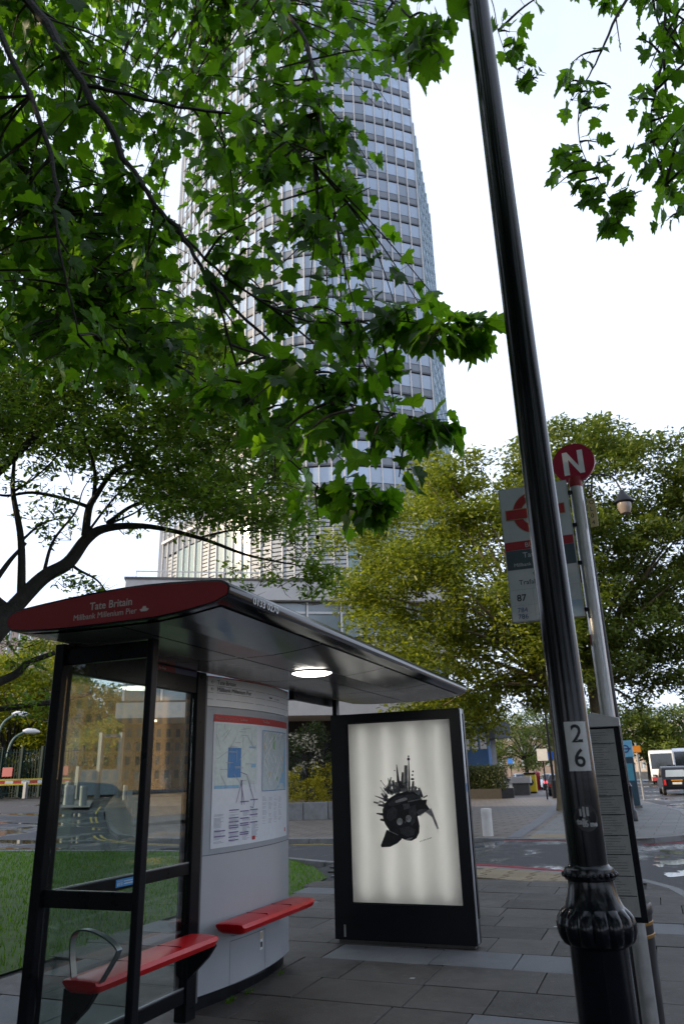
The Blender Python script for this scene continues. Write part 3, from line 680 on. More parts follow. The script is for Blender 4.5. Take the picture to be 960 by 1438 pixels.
prints('warning_label', K['white'], [(6.235,6.285,.255,.395)], .003); prints('warning_triangle', PR['tan'], [(6.242,6.278,.335,.385)], .0045); prints('label_mark', K['ink'], [(6.245,6.275,.275,.315)], .0045)

# the lit poster panel at the far end
obj('post', MB().box(-3.30,-3.25,7.98,8.06,2.256,2.43), K['frame'], sh)
PY = 7.93
ad = obj('poster_panel', MB().box(-3.305,-1.83,PY+.17,PY+.20,.03,2.255).box(-3.305,-3.10,PY+.01,PY+.17,.03,2.255).box(-1.945,-1.83,PY+.01,PY+.17,.03,2.255).box(-3.10,-1.945,PY+.01,PY+.17,2.148,2.255).box(-3.10,-1.945,PY+.01,PY+.17,.03,.375), K['black'], sh, label='black poster panel with lit white poster')
obj('front_frame', MB().box(-3.30,-3.11,PY-.012,PY+.008,.04,2.25).box(-1.935,-1.835,PY-.012,PY+.008,.04,2.25).box(-3.11,-1.935,PY-.012,PY+.008,2.158,2.25).box(-3.11,-1.935,PY-.012,PY+.008,.04,.365), K['black'], ad)
obj('edge_strip', MB().box(-1.826,-1.818,PY+.0,PY+.06,.05,2.24), hl, ad); obj('edge_strip', MB().box(-1.826,-1.815,PY+.10,PY+.16,.25,2.2), K['frame'], ad)
obj('side_notice', MB().box(-1.817,-1.8155,PY+.015,PY+.05,1.42,1.5), mat('side_blue', (.04,.2,.5), .4), ad)
obj('lock_plate', MB().box(-3.20,-3.18,PY-.0155,PY-.0125,.06,.17), K['alu'], ad)
obj('plinth', MB().box(-3.27,-1.86,PY+.03,PY+.18,0,.03), K['dconc'], ad)
refl = mat('reflector_white', (.85,.85,.83), .8, var=.02)
obj('light_box', MB().box(-3.099,-1.946,PY+.155,PY+.169,.376,2.147), refl, ad)
K['tube'] = emit('tube_light', (1.0,.985,.96), 4.0)
for i in range(4): obj('tube_lamp', MB().tube([(-2.95+.285*i,PY+.085,.41),(-2.95+.285*i,PY+.085,2.11)], .015, 10), K['tube'], ad, smooth=True)
m = bpy.data.materials.new('poster_paper'); m.use_nodes = True; t = m.node_tree; bb = t.nodes['Principled BSDF']; bb.inputs['Base Color'].default_value = (.74,.73,.70,1); bb.inputs['Roughness'].default_value = .35
tl = t.nodes.new('ShaderNodeBsdfTranslucent'); tl.inputs[0].default_value = (.80,.80,.785,1); mx = t.nodes.new('ShaderNodeMixShader'); mx.inputs[0].default_value = .62
tn = t.nodes.new('ShaderNodeTexNoise'); tn.inputs['Scale'].default_value = 5; tcn = t.nodes.new('ShaderNodeTexCoord'); t.links.new(tcn.outputs['Object'], tn.inputs['Vector']); tb = t.nodes.new('ShaderNodeBump'); tb.inputs['Strength'].default_value = .05; t.links.new(tn.outputs['Fac'], tb.inputs['Height']); t.links.new(tb.outputs[0], bb.inputs['Normal'])
t.links.new(bb.outputs[0], mx.inputs[1]); t.links.new(tl.outputs[0], mx.inputs[2]); t.links.new(mx.outputs[0], t.nodes['Material Output'].inputs[0])
K['poster'] = m
poster = obj('poster', MB().box(-3.10,-1.945,PY+.011,PY+.0125,.375,2.148), m, ad)
# drawing on the poster: a dark visored helmet crowned with a skyline; photo crop units -> poster plane
def ppt(cx_, cy_):
    x, y = 510+cx_*110/960, 1050+cy_*160/1396
    d = (x-480)/FPX*_r-(y-719)/FPX*_u+_fw; t_ = (PY+.01)/d[1]; return (d[0]*t_, EYE+d[2]*t_)
gi = [mat('print_grey_%d' % i, c, .5, var=.6, scale=22) for i, c in enumerate(((.014,.014,.016),(.05,.051,.055),(.10,.10,.105),(.22,.22,.22),(.42,.41,.40)))]
LAY = [0]
def art(pts, gidx, nm='print'):
    LAY[0] += 1; yy = PY+.0105-.00005*LAY[0]
    w = [ppt(*p) for p in pts]; b = MB(); b.face([(x, yy, z) for x, z in w]); me = b.mesh(nm)
    if me.polygons[0].normal.y > 0: me.flip_normals()
    me.materials.append(gi[gidx]); return obj(nm, me, None, ad)
def ell(cx_, cy_, rx, ry, n=20): return [(cx_+rx*math.cos(2*math.pi*i/n), cy_+ry*math.sin(2*math.pi*i/n)) for i in range(n)]
random.seed(5)
art([(670,830),(790,760),(830,740),(925,990),(900,1000),(840,850),(760,790),(690,840)], 4, 'visor_print')
for (x0,y0,x1,y1,w0,w1,gx_) in ((330,560,215,405,14,5,1),(300,600,205,480,12,5,2),(280,640,140,590,26,8,1),(300,500,340,360,40,16,3),(390,560,360,400,44,30,2),(440,540,405,205,52,8,1),(470,540,480,300,40,24,2),(520,560,520,215,60,40,3),(565,540,552,100,26,10,1),(590,560,610,410,34,26,2),(640,560,630,470,40,30,3),(690,600,680,490,26,30,2),(720,610,700,520,30,14,1),(250,710,180,700,34,20,1),(250,820,160,805,36,14,0),(270,890,205,880,40,20,1),(290,640,220,560,40,20,2),(350,560,300,370,24,8,2),(540,560,500,430,40,30,1),(420,560,395,420,30,20,1),(610,560,650,480,30,14,1)):
    d = Vector((x1-x0, y1-y0)).normalized(); nn = Vector((-d.y, d.x))
    art([(x0+nn.x*w0/2,y0+nn.y*w0/2),(x1+nn.x*w1/2,y1+nn.y*w1/2),(x1-nn.x*w1/2,y1-nn.y*w1/2),(x0-nn.x*w0/2,y0-nn.y*w0/2)], gx_, 'skyline_print')
for c in ((552,105,10,12),(552,140,18,18),(606,290,10,12),(600,335,12,12),(600,385,22,14),(215,405,8,8),(382,280,7,8)): art(ell(*c, 10), 0, 'skyline_print')
for _ in range(14):
    t_ = random.uniform(-2.9,-.5); x, y = 470+230*math.cos(t_), 720+230*math.sin(t_); r1 = random.uniform(40,110); w = random.uniform(5,16)
    art([(x-w*math.sin(t_),y+w*math.cos(t_)),(x+r1*math.cos(t_),y+r1*math.sin(t_)),(x+w*math.sin(t_),y-w*math.cos(t_))], random.choice((1,2,2,3)), 'skyline_print')
for _ in range(60):                            # small roofs and gables crowding the helmet's crown
    t_ = random.uniform(-2.95,-.45); rr_ = random.uniform(185,300); x, y = 470+rr_*math.cos(t_)*1.0, 750+rr_*math.sin(t_); w = random.uniform(6,20); h_ = random.uniform(14,60); c_, s_ = math.cos(t_), math.sin(t_)
    art([(x-w*s_,y+w*c_),(x-w*s_+h_*c_,y+w*c_+h_*s_),(x+(h_+w*.6)*c_,y+(h_+w*.6)*s_),(x+w*s_+h_*c_,y-w*c_+h_*s_),(x+w*s_,y-w*c_)], random.choice((1,2,2,3,3,4)), 'skyline_print')
art([(285,1005),(470,1090),(470,1120),(420,1170),(330,1215),(225,1220),(215,1195),(260,1080)], 0, 'helmet_print')
art([(235,760),(270,680),(330,610),(420,560),(520,540),(620,545),(690,590),(720,640),(780,635),(770,690),(810,750),(680,830),(665,840),(690,960),(685,1040),(650,1110),(590,1140),(530,1135),(470,1110),(420,1075),(330,1030),(265,930),(240,850)], 0, 'helmet_print')
art([(300,690),(380,610),(480,580),(530,600),(520,650),(420,700),(330,720)], 1, 'helmet_print'); art([(500,590),(600,560),(690,600),(700,630),(560,665)], 1, 'helmet_print')
art([(390,665),(400,645),(500,610),(535,615),(535,640),(470,660),(400,675)], 4, 'highlight_print'); art([(545,655),(720,620),(720,632),(550,668)], 3, 'highlight_print')
art([(300,760),(360,720),(420,760),(400,860),(330,900),(280,860)], 1, 'helmet_print'); art([(560,720),(640,700),(650,780),(640,900),(590,960),(560,820)], 1, 'helmet_print'); art([(440,990),(560,960),(640,1000),(620,1070),(540,1090),(460,1050)], 1, 'helmet_print'); art([(480,690),(560,680),(580,740),(500,760)], 2, 'helmet_print')
art([(650,790),(680,760),(760,745),(800,760),(730,800),(680,828)], 2, 'visor_print')
art(ell(447,905,36,44), 4, 'disc_print'); art(ell(553,868,36,44), 4, 'disc_print'); art(ell(512,910,12,16,10), 2, 'disc_print')
art([(510,1125),(560,1105),(610,1100),(580,1125),(540,1135)], 3, 'highlight_print'); art([(290,1000),(430,1065),(425,1075),(285,1010)], 3, 'highlight_print')
for i in range(6): art([(690+25*i,1150-8*i+random.uniform(-8,8)),(712+25*i,1135-8*i),(714+25*i,1139-8*i),(694+25*i,1158-8*i)], 3, 'signature_print')

# ------------------------------------------------------------------ lamp post in front
LX, LY = -.304, 3.385
lp = root('lamp_post', (LX, LY, 0), 'tall black cast-iron lamp post in front numbered 26', 'lamp post', world=True)
obj('shaft', MB().tube([(LX,LY,1.2),(LX,LY,2),(LX,LY,4),(LX,LY,6.5),(LX,LY,9.2)], [.0755,.0745,.070,.066,.060], 32), K['lamp'], lp, smooth=True)
obj('base_drum', MB().lathe([(.125,0),(.125,.05),(.112,.06),(.1105,.5),(.1095,.955),(.112,.965)], (LX,LY), 40), K['lamp'], lp, smooth=True)
nl = 14
obj('lobed_collar', MB().lathe([(.108,.955),(.128,.968),(.139,.985),(.145,1.01),(.146,1.035),(.139,1.06),(.126,1.078),(.114,1.092)], (LX,LY), nl*8, lob=lambda i, t: 1+(.0 if i in (0,7) else .10)*(abs(math.cos(t*nl/2))**.7-.62)), K['lamp'], lp, smooth=True)
obj('neck', MB().lathe([(.119,1.085),(.110,1.10),(.100,1.125),(.093,1.15),(.0885,1.18),(.088,1.21)], (LX,LY), 40), K['lamp'], lp, smooth=True)
obj('ring', MB().lathe([(.088,1.185),(.098,1.19),(.100,1.21),(.097,1.228),(.082,1.236),(.078,1.243)], (LX,LY), 40), K['lamp'], lp, smooth=True)
bead = MB().lathe([(.001,-.010),(.007,-.008),(.0105,0),(.007,.008),(.001,.010)], (0,0), 8).mesh('bead'); bead.materials.append(K['lamp'])
for p in bead.polygons: p.use_smooth = True
for i in range(24):
    t_ = 2*math.pi*i/24; o = bpy.data.objects.new('bead', bead); col.objects.link(o); o.location = (LX+.1*math.cos(t_), LY+.1*math.sin(t_), 1.207); child(o, lp)
def wrap(a0, a1, z0, z1, r_, m, nm, par, n=10):  # a label wrapped round the shaft; angle from +X
    b = MB()
    for a, c in zip(np.linspace(a0,a1,n+1), np.linspace(a0,a1,n+1)[1:]):
        b.face([(LX+r_*math.cos(a),LY+r_*math.sin(a),z0),(LX+r_*math.cos(c),LY+r_*math.sin(c),z0),(LX+r_*math.cos(c),LY+r_*math.sin(c),z1),(LX+r_*math.cos(a),LY+r_*math.sin(a),z1)])
    return obj(nm, b, m, par)
def wraptext(body, size, a_mid, z, r_, m, par, sx=1.0):
    LAST.clear(); text(body, size, (0,0,0), (1,0,0), (0,0,1), m, par, align='CENTER', ext=0, bold=.0015, sx=sx)
    for o in LAST:
        bm = bmesh.new(); bm.from_mesh(o.data); bmesh.ops.subdivide_edges(bm, edges=bm.edges, cuts=2); bm.to_mesh(o.data); bm.free()
        for v in o.data.vertices:
            a = a_mid+v.co.x/r_; zz = z+v.co.z; v.co = (LX+r_*math.cos(a), LY+r_*math.sin(a), zz)
am = -math.pi/2+math.atan2(-LX, LY)*0+.36
pl_ = wrap(am-.62, am+.62, 1.595, 1.79, .0772, mat('number_plate_white', (.62,.62,.62), .5, var=.06, dirt=.4), 'number_plate', lp, 14)
wraptext('2', .10, am, 1.708, .0782, K['ink'], lp); wraptext('6', .10, am, 1.612, .0782, K['ink'], lp)
st = mat('sticker_black', (.02,.02,.022), .5); sw = mat('sticker_print', (.42,.42,.43), .6, dirt=.5)
def disc(a_mid, z, r0, r_, m, nm):
    b = MB(); b.face([(LX+r_*math.cos(a_mid+r0*math.cos(t)/r_), LY+r_*math.sin(a_mid+r0*math.cos(t)/r_), z+r0*math.sin(t)) for t in np.linspace(0, 2*math.pi, 24, endpoint=False)])
    me = b.mesh(nm); bm = bmesh.new(); bm.from_mesh(me); c = bmesh.ops.poke(bm, faces=bm.faces)
    for v in c['verts']: v.co = (LX+r_*math.cos(a_mid), LY+r_*math.sin(a_mid), z)
    bm.to_mesh(me); bm.free(); return obj(nm, me, m, lp, smooth=True)
disc(am-.05, 1.417, .05, .0768, st, 'sticker')
for (dx, z0, z1, w) in ((-.022,1.425,1.452,.008),(-.009,1.42,1.46,.009),(.006,1.425,1.458,.010)):
    wrap(am-.05+(dx-w/2)/.078, am-.05+(dx+w/2)/.078, z0, z1, .0778, sw, 'sticker_hand', lp, 2)
wraptext('talk', .028, am-.3, 1.395, .0778, sw, lp); wraptext('to me', .026, am+.1, 1.386, .0778, sw, lp)
obj('bracket_arm', MB().tube(spline([(LX,LY,9.1),(LX+.05,LY,9.7),(LX+.5,LY,10.1),(LX+1.3,LY,10.05)], 5), .035, 10), K['lamp'], lp, smooth=True)
obj('lantern', MB().lathe([(.03,10.05),(.14,9.98),(.2,9.85),(.19,9.75),(.1,9.68)], (LX+1.3,LY), 16), K['lamp'], lp, smooth=True)

# ------------------------------------------------------------------ bus stop pole and flag
BX, BY = -.205, 4.9
bs_ = root('bus_stop_sign', (BX, BY, 0), 'grey bus stop pole topped by red disc lettered N', 'bus stop', world=True)
obj('pole', MB().tube([(BX-.02,BY,0),(BX,BY,3.42)], .043, 20), K['alu'], bs_, smooth=True)
obj('collar', MB().tube([(BX,BY,3.40),(BX,BY,3.47)], .045, 20), K['fascia'], bs_, smooth=True)
ang = -.10; du = Vector((math.cos(ang), math.sin(ang), 0)); dv = Vector((0,0,1)); dn = du.cross(dv)
dc = Vector((BX+.008, BY, 3.578))
rd = mat('stop_disc_red', (.34,.008,.04), .35, var=.05)
disc_o = obj('disc', MB().prism([(.14*math.cos(t), .14*math.sin(t)) for t in np.linspace(0, 2*math.pi, 40, endpoint=False)], dc+dn*.012, du, dv, .024), rd, bs_)
w_ = .036; hN = .085; wN = .068
obj('letter', MB().prism([(-wN,-hN),(-wN+w_,-hN),(-wN+w_,.028),(wN-w_+.004,-hN),(wN,-hN),(wN,hN),(wN-w_,hN),(wN-w_,-.028),(-wN+w_-.004,hN),(-wN,hN)], dc+dn*.0135, du, dv, .001), K['white'], disc_o)
F0 = Vector((-.715, 4.86, 0)); fw_ = .455
def fq(x0, x1, z0, z1, m, nm, par, off=.0, d=.001): return obj(nm, MB().prism([(x0,z0),(x1,z0),(x1,z1),(x0,z1)], F0+Vector((0,-off,0)), (1,0,0), (0,0,1), d), m, par)
flag = fq(0, fw_, 2.515, 3.445, K['grey'], 'flag', bs_, .02, .04)
flag['label'] = 'flag panel with ringed roundel and route numbers'
wm = mat('flag_white', (.50,.53,.55), .45, var=.05, dirt=.2); rmr = mat('flag_red', (.33,.018,.028), .4, var=.08); gm = mat('flag_slate', (.055,.08,.10), .45, var=.1)
fq(.006,fw_-.006,3.06,3.44,wm,'top_field',flag,.0215)
fq(.006,fw_-.006,3.00,3.058,rmr,'red_band',flag,.0215); text('BUS STOP', .046, F0+Vector((.135,-.0225,3.013)), (1,0,0), (0,0,1), wm, flag)
sl = fq(.006,fw_-.006,2.865,2.998,gm,'name_field',flag,.0215)
text('Tate Britain', .052, F0+Vector((.115,-.0225,2.942)), (1,0,0), (0,0,1), wm, flag); text('Millbank Millenium Pier', .034, F0+Vector((.05,-.0225,2.885)), (1,0,0), (0,0,1), wm, flag)
fq(.006,fw_-.006,2.73,2.862,wm,'direction_field',flag,.0215); text('towards', .028, F0+Vector((.165,-.0225,2.822)), (1,0,0), (0,0,1), K['ink'], flag); text('Trafalgar Square', .046, F0+Vector((.07,-.0225,2.76)), (1,0,0), (0,0,1), K['ink'], flag)
for r_, (z0, z1) in enumerate(((2.625,2.727),(2.52,2.622))):
    for c in range(3): fq(.006+c*.1483,.151+c*.1483,z0,z1,wm if not (r_ == 1 and c == 2) else mat('flag_blue_tile',(.32,.42,.52),.45),'route_tile',flag,.0215)
text('87', .062, F0+Vector((.045,-.0225,2.652)), (1,0,0), (0,0,1), K['ink'], flag, bold=.001)
text('3', .062, F0+Vector((.345,-.0225,2.652)), (1,0,0), (0,0,1), K['ink'], flag, bold=.001)
nvy = mat('flag_navy', (.03,.05,.16), .5)
text('784', .045, F0+Vector((.04,-.0225,2.577)), (1,0,0), (0,0,1), nvy, flag); text('786', .045, F0+Vector((.04,-.0225,2.534)), (1,0,0), (0,0,1), nvy, flag); text('7', .062, F0+Vector((.36,-.0225,2.55)), (1,0,0), (0,0,1), nvy, flag)
def ring(r0, r1, z, m, off, nm):
    b = MB(); T = np.linspace(0, 2*math.pi, 49)
    for a, c in zip(T, T[1:]): b.face([(F0.x+fw_/2+q*math.cos(t), F0.y-off, z+q*math.sin(t)) for q, t in ((r0,a),(r1,a),(r1,c),(r0,c))])
    return obj(nm, b, m, flag)
gdm = mat('roundel_edge', (.35,.30,.18), .4)
ring(.088,.150,3.25,gdm,.0225,'roundel_edge'); ring(.092,.146,3.25,rmr,.0235,'roundel_ring')
fq(.03,fw_-.03,3.212,3.288,gdm,'roundel_edge',flag,.0245); rb = fq(.035,fw_-.035,3.217,3.283,rmr,'roundel_bar',flag,.0255)
text('REQUEST', .022, F0+Vector((.17,-.0245,3.36)), (1,0,0), (0,0,1), wm, flag)
for z in (3.36,3.13,2.87,2.56): obj('clamp', MB().bar((-.26,4.865,z),(BX,BY,z),.03,.022), K['frame'], bs_)
op = obj('number_plate', MB().prism([(0,0),(.05,0),(.05,.20),(0,.20)], (-.147, BY-.01, 3.105), (.98,-.15,0), (0,0,1), .006), mat('tan_plate', (.66,.52,.27), .5), bs_)
for i, ch in enumerate('OL04'): text(ch, .042, (-.137, BY-.0125, 3.262-.047*i), (.98,-.15,0), (0,0,1), K['ink'], op)
obj('red_tag', MB().box(-.252,-.249,BY-.03,BY+.01,2.33,2.40), rd, bs_)
# timetable case on the pole
C0 = Vector((-.42, 4.835, 0)); cd = Vector((1,0,0)).normalized()
tcse = obj('timetable_case', MB().box(-.42,-.155,4.815,4.855,.80,1.835), K['frame'], bs_, bevel=.006)
obj('sheet', MB().box(-.405,-.19,4.8125,4.8145,.83,1.825), mat('timetable_sheet', (.80,.79,.76), .5, var=.08, scale=15, dirt=.3), tcse)
tb_ = MB()
random.seed(4)
for z in (1.74,1.56,1.45,1.35,1.24,1.14,1.03,.93): tb_.box(-.40,-.195,4.8110,4.8118,z,z+.0045)
obj('rule', tb_, K['ink'], tcse)['kind'] = 'stuff'
tb_ = MB()
for i in range(70):
    z = .85+i*.0138; tb_.box(-.395,-.395+random.uniform(.1,.19),4.8112,4.8119,z,z+.003)
obj('timetable_text', tb_, mat('grey_text', (.36,.355,.34), .6), tcse)['kind'] = 'stuff'
obj('cap', MB().prism([(0,0),(.275,0),(.275,.05),(.13,.085),(0,.05)], (-.425,4.80,1.835), (1,0,0), (0,0,1), .07), K['alu'], tcse, bevel=.004)
obj('cover_glass', MB().box(-.41,-.185,4.806,4.809,.82,1.83), glass('case_glass', (.9,.9,.9)), tcse)
# litter bin
bn = root('litter_bin', (-.36, 5.62, 0), 'round black litter bin with gold bands behind the bus stop pole', 'litter bin')
bm_ = mat('bin_black', (.02,.018,.02), .35, var=.2)
obj('body', MB().lathe([(.17,0),(.185,.02),(.205,.70),(.207,.72)], (0,0), 32), bm_, bn, smooth=True)
obj('rim', MB().lathe([(.207,.72),(.214,.735),(.214,.775),(.205,.79),(.17,.79),(.165,.74)], (0,0), 32), bm_, bn, smooth=True)
gb = mat('gold_band', (.38,.20,.05), .4, metal=.3)
for z in (.60,.67): obj('band', MB().lathe([(.2055,z),(.2072,z+.002),(.2082,z+.018),(.2065,z+.02)], (0,0), 32), gb, bn, smooth=True)

# ------------------------------------------------------------------ second lamp post, bollards, small street things
def bollard(loc, h, r_, m, label, group, nm='bollard'):
    e = root(nm, loc, label, 'bollard', group)
    obj('post', MB().lathe([(r_*1.04,0),(r_,.03),(r_,h-.12)], (0,0), 20), m, e, smooth=True)
    obj('cap', MB().lathe([(r_*1.03,h-.12),(r_*1.03,h-.02),(r_*.98,h),(r_*.3,h+.01)], (0,0), 20), m, e, smooth=True); return e
bollard((-4.40,21.35,0), .68, .14, mat('pale_bollard', (.52,.50,.47), .6, var=.1, dirt=.3), 'pale stone bollard at the kerb right of the lit poster', None, 'stone_bollard')
bl = [(-20.2,27.4),(-22.6,30.4),(-25.6,34.0),(-29.2,38.3),(-33.2,43.0)]; nth = ('nearest','second nearest','third nearest','fourth nearest','farthest')
for (x, y), w in zip(bl, nth): bollard((x, y, gh(x, y)), .82, .13, K['steel'], w+' steel bollard in the row on the curved kerb', 'steel bollards along the curved kerb', 'steel_bollard')
l2 = root('lamp_post', (-.92, 27, 0), 'slim black lamp post with hanging lantern beyond the side road', 'lamp post')
obj('base', MB().lathe([(.2,0),(.2,.3),(.15,.36),(.14,1.0),(.17,1.05),(.12,1.15)], (0,0), 16), K['black'], l2, smooth=True)
obj('column', MB().tube([(0,0,1.1),(0,0,6),(0,0,11.2)], [.10,.085,.06], 12), K['black'], l2, smooth=True)
obj('arm', MB().tube(spline([(0,0,11.1),(.1,0,11.6),(.55,0,11.9),(1.1,0,11.7),(1.35,0,11.1)], 5), .03, 8), K['black'], l2, smooth=True)
ln = obj('lantern', MB().lathe([(.04,11.15),(.10,11.05),(.16,10.95),(.34,10.72),(.36,10.66),(.26,10.62)], (1.35,0), 20), K['black'], l2, smooth=True)
obj('glass_bowl', MB().lathe([(.25,10.62),(.24,10.45),(.16,10.25),(.05,10.2)], (1.35,0), 20), mat('lantern_bowl', (.20,.16,.13), .2, spec=.7), ln, smooth=True)
tt = root('cycle_hire_terminal', (-1.05, 36, 0), 'tall blue and dark cycle hire totem on the far pavement', 'totem')
obj('body', MB().box(-.28,.28,-.12,.12,.1,2.05), mat('totem_dark', (.02,.05,.07), .3), tt, bevel=.03)
tp = obj('top_panel', MB().box(-.3,.3,-.14,.14,2.05,2.75), mat('totem_blue', (.16,.42,.58), .35), tt, bevel=.03)
T = np.linspace(0, 2*math.pi, 25); rb_ = MB()
for a, c in zip(T, T[1:]): rb_.face([(q*math.cos(t), -.1435, 2.4+q*math.sin(t)) for q, t in ((.11,a),(.17,a),(.17,c),(.11,c))])
obj('roundel', rb_, nvy, tp); obj('roundel_bar', MB().box(-.22,.22,-.146,-.144,2.37,2.43), nvy, tp)
obj('screen', MB().box(-.2,.2,-.125,-.121,1.1,1.8), mat('totem_screen', (.08,.28,.36), .2), tt); obj('foot', MB().box(-.33,.33,-.2,.2,0,.1), K['dconc'], tt)
os_ = root('road_sign', (-.75, 45, 0), 'small orange rectangular sign on a grey post', 'sign')
obj('post', MB().tube([(0,0,0),(0,0,2.9)], .06, 10), K['steel'], os_); obj('panel', MB().box(-.22,.22,-.1,-.07,2.4,2.75), mat('orange_sign', (.45,.17,.015), .5), os_)
# street furniture far along the pavement
def sign(px_, pyt, dist, w, h, c, label, hp):
    p = at(px_, pyt, dist); e = root('road_sign', (p.x, p.y, 0), label, 'sign')
    obj('post', MB().tube([(0,0,0),(0,0,p.z+h/2)], .05, 8), K['black'], e); obj('panel', MB().box(-w/2,w/2,-.09,-.06,p.z-h/2,p.z+h/2), mat('sign_face', c, .5), e)
sign(761,1060,48,.62,.68,(.55,.55,.56),'pale square sign on a dark post far along the pavement',2)
sign(773,1061,55,.60,.52,(.03,.14,.55),'blue square sign on a dark post far along the pavement',2)
sign(716,1069,90,.55,.55,(.03,.16,.55),'tiny blue sign far off beside the hedge',2)
p = at(745,1100,62); e = root('yellow_kiosk_sign', (p.x, p.y, 0), 'yellow advertising box far along the pavement', 'sign')
obj('box', MB().box(-.42,.42,-.3,.3,.1,1.35), mat('sign_yellow', (.55,.40,.01), .5), e, bevel=.05); obj('cap', MB().box(-.45,.45,-.34,.34,1.35,1.5), K['black'], e, bevel=.04); obj('foot', MB().box(-.38,.38,-.26,.26,0,.1), K['black'], e)
obj('print', MB().lathe([(.25,-.003),(.25,.0)], (0,0), 20), K['ink'], e).matrix_local = Matrix.Translation((0,-.303,.8)) @ Matrix.Rotation(math.pi/2, 4, 'X')
p = at(754,1096,72); e = root('pillar_box', (p.x, p.y, 0), 'red pillar post box far along the pavement', 'post box')
obj('body', MB().lathe([(.3,0),(.3,.15),(.26,.17),(.26,1.35)], (0,0), 20), rmr, e, smooth=True); obj('cap', MB().lathe([(.3,1.35),(.31,1.42),(.2,1.55),(.05,1.6)], (0,0), 20), rmr, e, smooth=True)
for px_, d_, lb in ((765,50,'dark slim post'),):
    p = at(px_,1100,d_); e = root('lamp_post', (p.x+.5, p.y, 0), 'distant dark lamp post near the pale sign', 'lamp post'); obj('column', MB().tube([(0,0,0),(0,0,8.5)], [.1,.05], 8), K['black'], e); obj('base', MB().lathe([(.18,0),(.18,1.0),(.1,1.1)], (0,0), 10), K['black'], e); obj('lantern', MB().lathe([(.05,8.9),(.25,8.7),(.22,8.4),(.1,8.35)], (0,0), 10), K['black'], e)

# ------------------------------------------------------------------ vehicles
tyre = mat('tyre', (.012,.012,.012), .8); rimm = mat('wheel_rim', (.35,.35,.36), .35, metal=.6)
def vehicle(name, loc, rz, label, cat, body, prof, W, wheels, glasses, group=None, wr=.33, extra=(), taper=.86, zt=.95):
    e = root(name, loc, label, cat, group, rz)                       # +Y is the nose
    b = MB(); n_ = len(prof); cols = (-1, -.93, .93, 1)
    for s_ in cols:
        for (yy, zz) in prof:
            k = W/2*(1 if zz < zt else 1-(1-taper)*(zz-zt)/(max(q[1] for q in prof)-zt)); ins = 0 if abs(s_) < .95 else .03
            b.v.append((s_*k, yy*(1-ins*.3), zz-(ins if zz > zt else 0)))
    for c in range(3):
        for i in range(n_):
            j = (i+1) % n_; b.f.append((c*n_+i, c*n_+j, (c+1)*n_+j, (c+1)*n_+i))
    b.f.append(tuple(range(n_))[::-1]); b.f.append(tuple(range(3*n_, 4*n_)))
    me = b.mesh('body'); bm = bmesh.new(); bm.from_mesh(me); bmesh.ops.recalc_face_normals(bm, faces=bm.faces); bm.to_mesh(me); bm.free()
    obj('body', me, body, e, bevel=.03, smooth=True)
    for yy in wheels:
        for s_ in (-1, 1):
            w = obj('wheel', MB().lathe([(wr*.9,-.1),(wr,-.08),(wr,.08),(wr*.9,.1)], (0,0), 20), tyre, e, smooth=True)
            w.matrix_local = Matrix.Translation((s_*(W/2-.1), yy, wr)) @ Matrix.Rotation(s_*math.pi/2, 4, 'Y')
            obj('rim', MB().lathe([(wr*.6,.1),(wr*.55,.108),(wr*.2,.112)], (0,0), 14), rimm, w, smooth=True)
    for nm, pts, m_ in glasses: obj(nm, MB().prism([(0,0)], (0,0,0),(1,0,0),(0,0,1),0) if False else quad3(pts), m_, e)
    for nm, bx, m_ in extra: obj(nm, MB().box(*bx), m_, e, bevel=.01)
    return e
def quad3(pts):
    b = MB(); b.face(pts); return b
lampr = mat('tail_lamp', (.45,.02,.02), .2, coat=.5); brake = emit('lit_tail_lamp', (1,.05,.06), 6.0); plate = mat('plate_white', (.6,.6,.55), .5); plateY = mat('plate_yellow', (.6,.45,.05), .5); chrome = mat('chrome', (.6,.6,.6), .15, metal=1)
cab_prof = [(-2.2,.35),(-2.22,.62),(-2.16,.98),(-2.0,1.08),(-1.72,1.58),(-1.45,1.72),(-.3,1.78),(.35,1.70),(.95,1.16),(1.15,1.06),(2.1,.92),(2.25,.75),(2.28,.35)]
